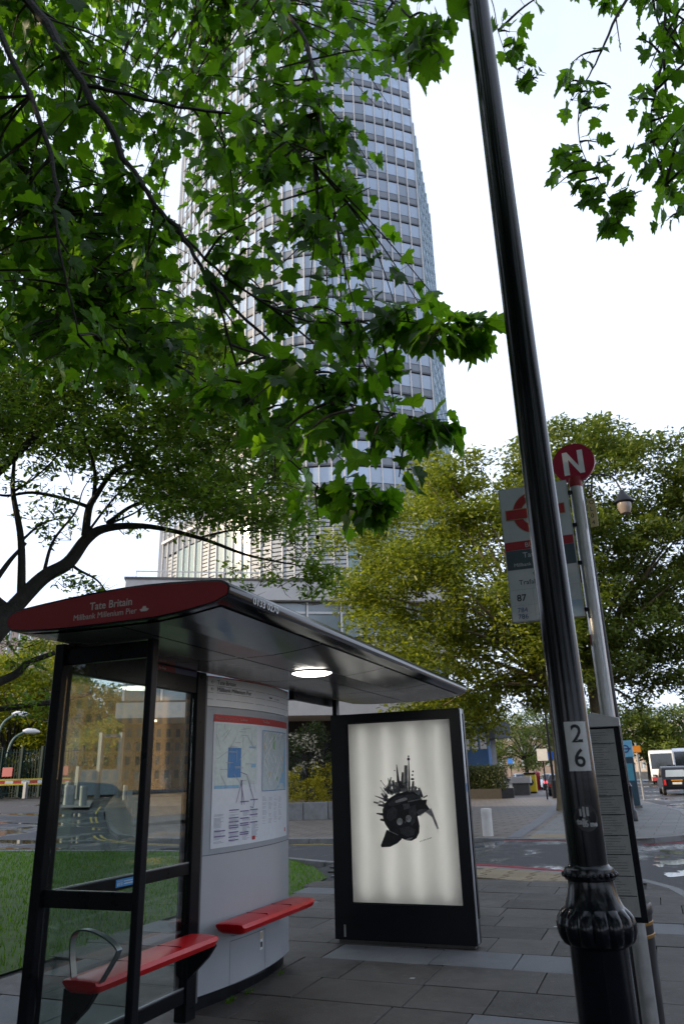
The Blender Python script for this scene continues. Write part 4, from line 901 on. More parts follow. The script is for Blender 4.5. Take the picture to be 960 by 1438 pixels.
def cab(loc, rz, label):
    W = 1.76
    def sg(s_):
        x = lambda z: s_*(W/2*(1-.14*(z-.95)/.83)+.004)
        return [(x(1.1),-1.6,1.08),(x(1.1),-.1,1.08),(x(1.62),-.1,1.62),(x(1.6),-1.3,1.58)], [(x(1.1),.0,1.08),(x(1.1),.8,1.10),(x(1.6),.35,1.58),(x(1.62),0,1.62)]
    gl_ = []
    for s_ in (-1,1):
        for q_ in sg(s_): gl_.append(('side_window', q_ if s_ > 0 else q_[::-1], K['dglass']))
    gl_ += [('rear_window', [(-.62,-2.005,1.12),(.62,-2.005,1.12),(.55,-1.775,1.54),(-.55,-1.775,1.54)], K['wglass']), ('windscreen', [(.66,.995,1.17),(-.66,.995,1.17),(-.6,.46,1.62),(.6,.46,1.62)], K['dglass'])]
    return vehicle('taxi', loc, rz, label, 'taxi', K['black'], cab_prof, W, (-1.45,1.45), gl_, extra=(
        ('tail_light',(-.80,-.66,-2.24,-2.17,.62,.95),lampr),('tail_light',(.66,.80,-2.24,-2.17,.62,.95),lampr),('number_plate',(-.28,.28,-2.25,-2.21,.66,.80),plate),('number_plate_lamp',(-.35,.35,-2.245,-2.19,.88,.94),mat('amber_strip',(.6,.25,.03),.4)),
        ('bumper',(-.85,.85,-2.30,-2.19,.36,.52),K['frame']),('roof_sign',(-.28,.28,.1,.3,1.76,1.86),K['black']),('mirror',(-1.02,-.88,.75,.85,1.08,1.24),K['black']),('mirror',(.88,1.02,.75,.85,1.08,1.24),K['black']),('headlight',(-.75,-.5,2.2,2.29,.6,.82),chrome),('headlight',(.5,.75,2.2,2.29,.6,.82),chrome)))
pt = at(942,1105,57); cab((pt.x+.2, pt.y, -.12), R(4), 'black cab seen from behind on the main road')
cab((7.3, 15.5, -.12), R(178), 'black cab coming the other way, mirrored in the shelter glass')
car_prof = [(-2.1,.3),(-2.15,.6),(-2.08,.9),(-1.9,.97),(-1.35,1.40),(-.9,1.46),(.1,1.45),(.55,1.32),(1.05,.95),(1.95,.8),(2.1,.62),(2.12,.3)]
def car(loc, rz, label, c, lit=False):
    W = 1.75; gl_ = []
    for s_ in (-1,1):
        x = lambda z: s_*(W/2*(1-.2*(z-.9)/.56)+.005)
        q_ = [(x(.98),-1.7,.99),(x(.98),.95,.98),(x(1.36),.4,1.33),(x(1.38),-1.25,1.37)]; gl_.append(('side_window', q_ if s_ > 0 else q_[::-1], K['dglass']))
    gl_ += [('rear_window', [(-.62,-1.885,1.0),(.62,-1.885,1.0),(.54,-1.40,1.38),(-.54,-1.40,1.38)], K['dglass']), ('windscreen', [(.66,1.03,.99),(-.66,1.03,.99),(-.56,.58,1.32),(.56,.58,1.32)], K['dglass'])]
    tl_ = brake if lit else lampr
    return vehicle('car', loc, rz, label, 'car', mat('car_paint', c, .25, metal=.3, var=.03, coat=.6), car_prof, W, (-1.3,1.3), gl_, 'cars far along the road', taper=.8, zt=.9, extra=(('tail_light',(-.84,-.58,-2.17,-2.09,.68,.86),tl_),('tail_light',(.58,.84,-2.17,-2.09,.68,.86),tl_),('number_plate',(-.26,.26,-2.17,-2.13,.62,.74),plateY),('bumper',(-.84,.84,-2.2,-2.1,.32,.5),K['frame'])))
p = at(729,1090,105); car((p.x, p.y, -.1), R(14), 'silver car at the far end of the road', (.45,.46,.48))
p = at(773,1090,72); car((p.x, p.y, -.1), R(12), 'dark car with lit brake lights past the signs', (.05,.05,.06), True)
p = at(786,1098,56); car((p.x, p.y, -.1), R(8), 'black car parked behind the tree trunk', (.012,.012,.014))
def coach(loc, rz, label, stripe):
    prof = [(-5.5,.35),(-5.6,1.2),(-5.5,3.3),(-5.3,3.45),(5.0,3.45),(5.45,3.2),(5.75,1.6),(5.75,.35)]; W = 2.5; gl_ = []
    for s_ in (-1,1):
        for i in range(7):
            x = s_*(W/2*(1-.02)+.006); y0 = -5.1+1.42*i; q_ = [(x,y0,1.75),(x,y0+1.34,1.75),(x*.985,y0+1.34,2.9),(x*.985,y0,2.9)]; gl_.append(('side_window', q_ if s_ > 0 else q_[::-1], K['dglass']))
    gl_.append(('windscreen', [(1.1,5.765,1.55),(-1.1,5.765,1.55),(-1.08,5.495,3.1),(1.08,5.495,3.1)], K['dglass']))
    return vehicle('coach', loc, rz, label, 'coach', mat('coach_white', (.72,.73,.75), .35, var=.04), prof, W, (-3.6,3.4), gl_, 'white coaches parked by the river', wr=.48, taper=.97, zt=1.2, extra=(('stripe',(-1.262,-1.25,-5.4,5.3,1.0,1.4),stripe),('stripe',(1.25,1.262,-5.4,5.3,1.0,1.4),stripe),('bumper',(-1.2,1.2,5.7,5.82,.38,.75),mat('coach_red',(.35,.04,.05),.4)),('headlight',(-1.1,-.75,5.74,5.80,.8,1.0),chrome),('headlight',(.75,1.1,5.74,5.80,.8,1.0),chrome)))
sblue = mat('coach_blue', (.05,.12,.40), .4)
p = at(931,1095,90); coach((p.x+.3, p.y+5, -.1), R(178), 'left white coach with dark windscreen facing us', sblue)
p = at(962,1095,84); coach((p.x+.6, p.y+5, -.1), R(178), 'right white coach with dark windscreen at the picture edge', sblue)

# ------------------------------------------------------------------ tower and podium
plan = [pol(13.1,84), pol(15.5,82.2), pol(18.5,80.6), pol(22,80), pol(25,80.6), pol(28,83), pol(31,87.5), pol(33.5,93), pol(35.6,100)]
cur = spline(plan, 8); dd = [0]
for a, c in zip(cur, cur[1:]): dd.append(dd[-1]+(c-a).length)
MOD = 1.5; nmod = int(dd[-1]/MOD)
def along(s_):
    return Vector((float(np.interp(s_, dd, [p.x for p in cur])), float(np.interp(s_, dd, [p.y for p in cur])), 0))
tw = root('tower_block', pol(24,92), 'tall curved glass office tower with white vertical mullions', 'building', world=True)
Z0, FH, NF = 33.0, 3.4, 25; ZTOP = Z0+FH*NF
back = pol(36,118), pol(13.6,112)
# core walls just behind the glass
def shell(off, z0, z1):
    b = MB(); pts = [along(s_) for s_ in np.linspace(0, nmod*MOD, nmod+1)]
    cen = pol(24,104); pts = [p+(cen-p).normalized()*off for p in pts]+[back[0], back[1]]
    k = len(pts); b.v = [(p.x,p.y,z0) for p in pts]+[(p.x,p.y,z1) for p in pts]
    b.f = [tuple(range(k))[::-1], tuple(range(k,2*k))]+[(i,(i+1)%k,k+(i+1)%k,k+i) for i in range(k)]
    me = b.mesh('core'); bm = bmesh.new(); bm.from_mesh(me); bmesh.ops.recalc_face_normals(bm, faces=bm.faces); bm.to_mesh(me); bm.free(); return me
obj('core', shell(.35, 14, ZTOP+.3), K['tdark'], tw)
PH = 1.95
pane_me = MB().box(-MOD/2+.05, MOD/2-.05, -.03, .03, 0, PH).mesh('pane'); pane_me.materials.append(K['tglass'])
rest = MB(); spare = 0; cells = []
frames = []
for j in range(nmod):
    a, c = along(j*MOD), along((j+1)*MOD); mid = (a+c)/2; t_ = c-a; frames.append((mid, math.atan2(t_.y, t_.x)))
for f in range(NF):
    for j in range(nmod):
        cells.append((f, j))
pri = sorted(cells, key=lambda q: (abs(q[1]-7)*1.0+abs(q[0]-7)*.75))
big = set(pri[:300])
for f, j in cells:
    mid, rz = frames[j]; z = Z0+f*FH+1.22
    if (f, j) in big:
        o = bpy.data.objects.new('pane', pane_me); col.objects.link(o); o.location = (mid.x, mid.y, z); o.rotation_euler = (0,0,rz); child(o, tw)
    else:
        u = Vector((math.cos(rz), math.sin(rz), 0))*(MOD/2-.05); p = Vector((mid.x, mid.y, z))
        w2 = Vector((math.sin(rz), -math.cos(rz), 0))
        if w2.dot(p) > 0: w2 = -w2
        p = p+w2*.03
        rest.face([p-u, p+u, p+u+Vector((0,0,PH)), p-u+Vector((0,0,PH))])
o = obj('panes', rest, K['tglass'], tw); o['kind'] = 'stuff'
for j in range(nmod+1):
    p = along(j*MOD); q = along(min(nmod*MOD, j*MOD+.2)); d = along(max(0, j*MOD-.2)); t_ = (q-d).normalized(); nn = Vector((t_.y, -t_.x, 0))
    if nn.dot(p) > 0: nn = -nn
    obj('mullion', MB().bar(p+nn*.13+Vector((0,0,20)), p+nn*.13+Vector((0,0,ZTOP+1)), .11, .24, up=nn), K['mull'], tw)
def band(z0, z1, off, m, nm, s0=0, s1=None):
    b = MB(); ss = np.arange(0 if s0 == 0 else s0, (nmod if s1 is None else s1)+1)*MOD; pts = []
    for s_ in ss:
        p = along(s_); t_ = (along(min(nmod*MOD,s_+.2))-along(max(0,s_-.2))).normalized(); nn = Vector((t_.y,-t_.x,0))
        if nn.dot(p) > 0: nn = -nn
        pts.append((p+nn*off, p-nn*.3))
    for (a, a2), (c, c2) in zip(pts, pts[1:]):
        b.face([(a.x,a.y,z0),(a.x,a.y,z1),(c.x,c.y,z1),(c.x,c.y,z0)]); b.face([(a.x,a.y,z0),(c.x,c.y,z0),(c2.x,c2.y,z0),(a2.x,a2.y,z0)]); b.face([(a.x,a.y,z1),(a2.x,a2.y,z1),(c2.x,c2.y,z1),(c.x,c.y,z1)])
    me = b.mesh(nm); return obj(nm, me, m, tw)
for f in range(NF):
    z = Z0+f*FH; band(z+.24, z+1.14, .02, K['tspan'], 'spandrel'); band(z-.02, z+.2, .07, K['tdark'], 'floor_line')
band(ZTOP, ZTOP+1, .2, K['tspan'], 'parapet')
band(30.6, 32.9, .02, K['tspan'], 'ledge'); band(32.4,32.75,.45,K['mull'],'ledge')
# tall storey above the podium: curtained panes and louvred panels
for j in range(0, nmod-1, 2):
    (mid, rz) = frames[j]; m2 = frames[j+1][0]; c = (mid+m2)/2; lou = (j//2) % 3 == 1 or j in (8,10,12)
    b = MB()
    if lou:
        for i in range(20): b.box(-MOD+.1, MOD-.1, -.06, .06, 20.3+i*.5, 20.3+i*.5+.36)
        o = obj('louvre_panel', b, K['louvre'], tw)
    else:
        o = obj('tall_pane', b.box(-MOD+.1, MOD-.1, -.03, .03, 20.2, 24.9).box(-MOD+.1, MOD-.1, -.03, .03, 25.2, 30.4), K['curtain'], tw)
        for i in range(7):
            x = -MOD+.3+i*.4; obj('curtain_fold', MB().box(x, x+.05, -.05, -.031, 20.3, 30.3), K['louvre'], o)
    o.matrix_parent_inverse = Matrix.Translation(-ROOTLOC[tw.name]); o.location = (c.x, c.y, 0); o.rotation_euler = (0,0,rz if abs(rz) < 1.6 else rz+math.pi)
    # make sure local -Y looks at the camera
    if (Matrix.Rotation(o.rotation_euler.z, 3, 'Z') @ Vector((0,-1,0))).dot(c) > 0: o.rotation_euler.z += math.pi
# side return on the right, lower than the front
ra, rb2 = pol(12.95,84.6), pol(12.05,104); rd_ = (rb2-ra); rn = Vector((rd_.y, -rd_.x, 0)).normalized()
b = MB()
ZS = 93
sd = obj('side_wall', MB().bar(ra+Vector((0,0,ZS/2+7))-rn*.8, rb2+Vector((0,0,ZS/2+7))-rn*.8, 1.4, ZS-14, up=(0,0,1)), K['tglass'], tw)
for i in range(9):
    p = ra.lerp(rb2, i/8); obj('mullion', MB().bar(p+Vector((0,0,18)), p+Vector((0,0,ZS+.3)), .3, .3, up=rn), mat('steel_blue', (.30,.40,.46), .4) if i == 0 else bpy.data.materials['steel_blue'], tw)
for f in range(18):
    z = Z0+f*FH; obj('floor_line', MB().bar(ra+Vector((0,0,z)), rb2+Vector((0,0,z)), .25, .5), bpy.data.materials['steel_blue'], tw)
# podium
PA = 31.0; PO = pol(PA, 49.7); PT = Vector((math.cos(R(PA)), math.sin(R(PA)), 0)); PN = Vector((math.sin(R(PA)), -math.cos(R(PA)), 0))
pd = root('podium_building', PO, 'pale concrete and glass podium building at the foot of the tower', 'building', world=True)
def pbox(t0, t1, d0, d1, z0, z1):              # along the front, depth behind it
    b = MB(); c = [PO+PT*t0-PN*d0, PO+PT*t1-PN*d0, PO+PT*t1-PN*d1, PO+PT*t0-PN*d1]
    b.v = [(p.x,p.y,z0) for p in c]+[(p.x,p.y,z1) for p in c]; b.f = [(0,3,2,1),(4,5,6,7),(0,1,5,4),(1,2,6,5),(2,3,7,6),(3,0,4,7)]; return b
T0, T1 = -6.4, 15.8
obj('parapet', pbox(T0,T1,0,22,13.2,14.55), K['conc'], pd); obj('roof_edge', pbox(T0-.1,T1,-.08,1,14.55,14.7), K['dconc'], pd)
rl = pbox(T0+.6,T1,.3,.36,15.15,15.23); obj('handrail', rl, K['mull'], pd)
for i in range(11): obj('rail_post', pbox(T0+.6+i*1.95,T0+.65+i*1.95,.3,.36,14.7,15.15), K['mull'], pd)
obj('upper_wall', pbox(T0+.2,T1,.75,21,6.4,13.2), K['dconc'], pd)
for r0, (z0, z1) in enumerate(((10.2,13.15),(6.6,9.6))):
    for i in range(9):
        t0 = T0+.3+i*2.4; w = obj('window', pbox(t0+.1,t0+2.3,.6,.7,z0+.55 if r0 == 0 else z0,z1), K['wglass'], pd)
        obj('frame', pbox(t0-.05,t0+.09,.42,.7,z0,z1), K['mull'], pd)
        if r0 == 0: obj('transom', pbox(t0+.1,t0+2.3,.5,.62,12.35,12.5), K['mull'], w)
obj('sill_band', pbox(T0+.1,T1,.3,1,9.6,10.2), K['conc'], pd)
obj('lower_fascia', pbox(T0,T1,-.25,16,5.45,6.4), K['conc'], pd)
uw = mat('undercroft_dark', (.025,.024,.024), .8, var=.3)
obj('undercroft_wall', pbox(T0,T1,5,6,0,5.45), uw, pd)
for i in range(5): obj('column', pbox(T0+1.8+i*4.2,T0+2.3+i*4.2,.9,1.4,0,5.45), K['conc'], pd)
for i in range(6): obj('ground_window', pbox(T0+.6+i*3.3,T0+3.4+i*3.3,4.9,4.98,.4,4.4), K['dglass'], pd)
amb = emit('undercroft_lamp', (1,.62,.25), 12)
for i, t_ in enumerate((-4.2,-2.0,.4,2.6)): obj('ceiling_lamp', pbox(t_,t_+.2,1.6+i*.8,1.8+i*.8,5.36,5.44), amb, pd)
# low blue-fronted building and hedge right of the poster
lb = root('blue_fronted_building', at(672,1085,62).to_2d().to_3d(), 'low building with blue panelled front and flat canopy', 'building', world=True)
c0 = at(640,1085,62); c1 = at(690,1085,60); 
def wallbox(a, b_, z0, z1, th, m, nm, par): return obj(nm, MB().bar((a.x,a.y,(z0+z1)/2),(b_.x,b_.y,(z0+z1)/2), th, z1-z0), m, par)
wallbox(c0,c1,0,2.0,.4,mat('brick_brown',(.10,.055,.04),.8,var=.3,scale=6),'brick_wall',lb); wallbox(c0,c1,2.0,5.4,.4,mat('blue_panel',(.05,.16,.36),.4),'blue_panel',lb)
for i in range(4):
    a = c0.lerp(c1,.08+i*.24); b_ = c0.lerp(c1,.26+i*.24); off = Vector((c1.y-c0.y,-(c1.x-c0.x),0)).normalized()*.22
    wallbox(a+off,b_+off,3.3,4.5,.06,K['wglass'],'window',lb)
c2 = at(712,1085,60); wallbox(at(690,1085,59.5),c2,4.0,5.2,2.5,K['tdark'],'canopy',lb); wallbox(at(690,1085,61),at(699,1085,61),0,4.0,.7,K['conc'],'pier',lb)
hp = root('hedge_planter', (-10.6,51.6,0), 'dark clipped hedge in a low brick planter past the poster', 'hedge', world=True)
wallbox(Vector((-13.6,52.6,0)),Vector((-9.0,51.0,0)),0,.6,1.6,mat('planter_brick',(.018,.015,.013),.85,var=.3,scale=5),'planter',hp)
wb = root('stone_bench', (-9.1,57.5,0), 'pale concrete bench behind the dark hedge', 'bench'); obj('seat', MB().box(-.7,.7,-.4,.4,.8,1.25), K['conc'], wb, bevel=.02); obj('plinth', MB().box(-.55,.55,-.3,.3,0,.8), K['dconc'], wb)
# planter wall with shrubs left of the poster, block by block
pw = root('planter_wall', (-13,29.4,0), 'low grey block planter wall behind the shelter', 'wall', world=True)
pa, pb = Vector((-17.2,27.75,0)), Vector((-8.8,31.1,0)); L = (pb-pa).length; nb = 9
for i in range(nb):
    a = pa.lerp(pb,i/nb); c = pa.lerp(pb,(i+1)/nb); d = (c-a).normalized()*.012
    obj('block', MB().bar(a+d+Vector((0,0,.33)), c-d+Vector((0,0,.33)), .35, .66), K['kerb'], pw, bevel=.015)
off = Vector((pb.y-pa.y,-(pb.x-pa.x),0)).normalized()*-1.5
obj('soil', MB().bar(pa+off+Vector((0,0,.28)), pb+off+Vector((0,0,.28)), 2.6, .5), K['soil'], pw)

# ------------------------------------------------------------------ left background: gate, barrier, flats, lamps
def gp(px_, dist): p = at(px_, 1110, dist); return Vector((p.x, p.y, gh(p.x, p.y)))
A, B = gp(-40,56), gp(98,54)
br = root('barrier', gp(30,55), 'red, white and yellow striped barrier across the drive', 'barrier', world=True)
bw = [mat('barrier_white',(.6,.6,.58),.5), mat('barrier_red',(.4,.03,.03),.5)]; ybm = mat('barrier_yellow',(.55,.42,.05),.5)
N = 12
for i in range(N):
    a = A.lerp(B,i/N)+Vector((0,0,1.02)); c = A.lerp(B,(i+1)/N)+Vector((0,0,1.02)); obj('stripe', MB().bar(a,c,.08,.17), bw[i % 2], br)
obj('beam_edge', MB().bar(A+Vector((0,0,1.17)),B+Vector((0,0,1.17)),.09,.10), ybm, br); obj('beam_edge', MB().bar(A+Vector((0,0,.88)),B+Vector((0,0,.88)),.09,.10), ybm, br)
for f in (.05,.55,.98):
    q = A.lerp(B,f); obj('post', MB().box(q.x-.12,q.x+.12,q.y-.12,q.y+.12,q.z,q.z+1.0), K['steel'], br, bevel=.02)
for f, lbl in ((.36,'left red warning board'),(.93,'right red warning board')):
    q = A.lerp(B,f)+Vector((0,0,1.65)); obj('warning_board', MB().box(q.x-.42,q.x+.42,q.y-.15,q.y-.1,q.z-.28,q.z+.28), mat('board_red',(.25,.02,.03),.5), br, label=lbl)
A2, B2 = gp(-60,63), gp(112,60)
fn = root('railing_fence', gp(30,61.5), 'dark green vertical bar railing behind the barrier', 'fence', world=True)
fm = mat('railing_green', (.012,.028,.024), .6, spec=.15)
N = 42
for i in range(N+1):
    q = A2.lerp(B2,i/N); obj('bar', MB().box(q.x-.03,q.x+.03,q.y-.03,q.y+.03,q.z,q.z+3.3), fm, fn)
for z in (.3,3.1): obj('rail', MB().bar(A2+Vector((0,0,z)),B2+Vector((0,0,z)),.06,.09), fm, fn)
for i in range(0,N+1,7):
    q = A2.lerp(B2,i/N); obj('post', MB().box(q.x-.1,q.x+.1,q.y-.1,q.y+.1,q.z,q.z+3.5), fm, fn)
gt = root('security_gate', gp(132,52), 'grey panelled gate with steel posts seen through the shelter glass', 'gate', world=True)
gA, gB = gp(108,51), gp(166,51)
for i in range(2):
    a = gA.lerp(gB,.06+.5*i); c = gA.lerp(gB,.44+.5*i); obj('panel', MB().bar(a+Vector((0,0,.95)),c+Vector((0,0,.95)),.06,1.5), mat('gate_grey',(.20,.24,.27),.5), gt)
for f in (0,.5,1): q = gA.lerp(gB,f); obj('post', MB().box(q.x-.12,q.x+.12,q.y-.12,q.y+.12,q.z,q.z+(3.9 if f else 1.9)), K['steel'], gt)
obj('top_rail', MB().bar(gA.lerp(gB,.5)+Vector((0,0,3.7)),gB+Vector((0,0,3.7)),.1,.15), K['steel'], gt)
for i, (px_, d_) in enumerate(((96,46),(101,46),(118,45))):
    q = gp(px_,d_); bollard((q.x,q.y,q.z), 1.0, .2, K['steel'], ('left','middle','right')[i]+' fat steel bollard beside the barrier end', 'steel bollards by the barrier', 'steel_bollard')
isl2 = sheet('traffic_island', [tuple((gp(88,44)).to_2d()), tuple(gp(128,43.5).to_2d()), tuple(gp(132,49).to_2d()), tuple(gp(90,49).to_2d())], .02, K['kerb'], res=0); struct(isl2, 'small raised kerb island by the barrier', 'kerb')
# curved street lamps with white heads
for i, (hx, hy, bx, d_) in enumerate(((21,1003,-14,62),(36,1027,4,66),(53,1037,24,90))):
    h_ = at(hx,hy,d_); q = gp(bx,d_); q.z = 0; e = root('street_lamp', q, ('nearest','middle','farthest')[i]+' curved street lamp with white head above the barrier', 'street lamp', 'curved street lamps', world=True)
    lm = mat('street_lamp_green',(.10,.16,.15),.5) if i == 0 else bpy.data.materials['street_lamp_green']
    obj('column', MB().tube(spline([(q.x,q.y,0),(q.x,q.y,h_.z*.6),(q.x+(h_.x-q.x)*.25,q.y+(h_.y-q.y)*.25,h_.z*.88),(h_.x,h_.y,h_.z)],6), .09, 8), lm, e, smooth=True)
    v_ = Vector((h_.x-q.x,h_.y-q.y,0)).normalized(); b = MB().tube([h_-v_*.2, h_+v_*.1+Vector((0,0,.02)), h_+v_*.7, h_+v_*1.1-Vector((0,0,.06))], [.08,.22,.22,.06], 10); obj('head', b, K['white'], e, smooth=True)
# flats behind the trees on the left
def flats(p0, p1, z1, m, label, rows, cols_, group=None, nm='apartment_block', wz=2.9, depth=14, z0=0, wm_=None):
    e = root(nm, ((p0+p1)/2).to_2d().to_3d(), label, 'building', group, world=True); t_ = (p1-p0).normalized(); nn = Vector((t_.y,-t_.x,0)); L = (p1-p0).length
    if nn.dot((p0+p1)/2) > 0: nn = -nn
    def bx(a, c, d0, d1, z0, z1_):
        b = MB(); q = [p0+t_*a-nn*d0, p0+t_*c-nn*d0, p0+t_*c-nn*d1, p0+t_*a-nn*d1]; b.v = [(r.x,r.y,z0) for r in q]+[(r.x,r.y,z1_) for r in q]; b.f = [(0,3,2,1),(4,5,6,7),(0,1,5,4),(1,2,6,5),(2,3,7,6),(3,0,4,7)]; return b
    obj('wall', bx(0,L,0,depth,z0,z1), m, e); obj('cornice', bx(-.3,L+.3,-.4,depth+.3,z1,z1+.7), K['conc'], e)
    for r_ in range(rows):
        for c in range(cols_):
            a = L*(c+.28)/cols_; a2 = L*(c+.72)/cols_; z = z1-(r_+1)*wz+.3
            if z < 1: continue
            w = obj('window', bx(a,a2,-.03,.05,z,z+wz*.6), wm_ or K['wglass'], e)
            if cols_ < 12: obj('sill', bx(a-.1,a2+.1,-.18,-.04,z-.18,z-.02), K['conc'], w); obj('frame', bx((a+a2)/2-.06,(a+a2)/2+.06,-.07,-.035,z,z+wz*.6), K['white'], w)
    return e
flats(at(-90,1100,125), at(62,1100,118), 25, mat('mauve_brick',(.27,.22,.21),.8,var=.15,scale=2), 'grey brick flats with white windows behind the trees on the left', 12, 9)
flats(at(664,1100,260), at(838,1100,250), 15, mat('far_brick',(.20,.16,.14),.8,var=.2,scale=.5), 'far brown building closing the street under the trees', 3, 10, wz=4)
flats(at(845,1100,330), at(1010,1100,300), 17, mat('far_stone',(.33,.28,.24),.8,var=.2,scale=.5), 'far pale building across the water behind the coaches', 4, 11, wz=4)
# stone building added behind us on the left to shade the bus stop (outside the picture)
flats(Vector((-52,-70,0)), Vector((-52,3,0)), 21.5, mat('pale_stone',(.42,.39,.34),.8,var=.12,scale=.7), 'long pale stone museum building added on the left for shade, outside the picture', 4, 11, wz=4.6, depth=24)
# tan office block across the river that the shelter glass mirrors
flats(Vector((118,128,0)), Vector((86,176,0)), 30, mat('tan_stone',(.58,.40,.22),.8,var=.15,scale=.5), 'tan office block with window grid, mirrored in the shelter glass', 9, 24, wz=3.1, depth=20, wm_=mat('mirrored_window', (.30,.27,.22), .25, var=.3, scale=.3, obj_var=.4))
flats(Vector((150,95,0)), Vector((126,118,0)), 24, mat('pale_tan_stone',(.50,.42,.32),.8,var=.15,scale=.5), 'pale tan block beside the office block, mirrored in the shelter glass', 7, 11, wz=3.2, depth=20, wm_=K['dglass'])

# ------------------------------------------------------------------ trees
small = [(0,0,0),(.22,.35,.05),(.12,.8,0),(0,1,-.08),(-.12,.8,0),(-.22,.35,.05)]; small_f = [(0,1,2,3),(0,3,4,5)]
def clumps(centers, rad, per, size, flat=.7, tilt=.9):
    P = []
    for c in centers:
        r_ = rad*random.uniform(.6,1.25); n_ = int(per*random.uniform(.6,1.3)); v = rng.normal(0,1,(n_,3)); v /= np.linalg.norm(v,axis=1)[:,None]; v *= (rng.random(n_)**.45)[:,None]*r_; v[:,2] *= flat
        P.append(v+np.array(c))
    P = np.concatenate(P); return P, rots(len(P), tilt), size*rng.uniform(.6,1.35,len(P))
# plane leaf: five pointed lobes, folded a little along the midrib
half = [(0,-.02,0),(.10,-.06,0),(.26,-.02,.03),(.48,.06,.02),(.36,.18,.04),(.58,.34,.0),(.50,.52,-.02),(.34,.50,.03),(.24,.58,.03),(.26,.76,.0),(.14,.76,.02),(.0,1.0,-.06)]
def plane_leaf(fold, curl):
    L_ = [(x, y, z+fold*x-curl*y*y) for x, y, z in half]; Rr = [(-x, y, z) for x, y, z in L_[1:-1]]
    mid = (0,.36,-curl*.13); v = [mid]+L_+Rr[::-1]; k = len(v)-1; f = [(0, 1+i, 1+(i+1) % k) for i in range(k)]
    return v, f
LV = [plane_leaf(.28,.10), plane_leaf(.10,.25), plane_leaf(.45,.04)]
leaf_me = []
for v, f in LV:
    b = MB(); b.v = [(x, y, z) for x, y, z in v]; b.f = f; me = b.mesh('leaf'); me.materials.append(K['leaf']); leaf_me.append(me)
def frame_from(d, nrm):                       # leaf axes: +Y along d, +Z near nrm
    y = d.normalized(); x = y.cross(nrm)
    if x.length < 1e-3: x = y.cross(Vector((1,0,.2)))
    x.normalize(); z = x.cross(y); return np.array([[x.x,y.x,z.x],[x.y,y.y,z.y],[x.z,y.z,z.z]])
def dens_pts(poly, n, k):                     # spread points in a picture-shaped envelope, best-candidate style
    xs = [p[0] for p in poly]; ys = [p[1] for p in poly]; out = []
    while len(out) < n:
        best = None; bd = -1
        for _ in range(k):
            x, y = random.uniform(min(xs),max(xs)), random.uniform(min(ys),max(ys))
            if not inside(x, y, poly): continue
            d = min([(x-a)**2+(y-c)**2 for a, c in out] or [1e9])
            if d > bd: bd = d; best = (x, y)
        if best: out.append(best)
    return out
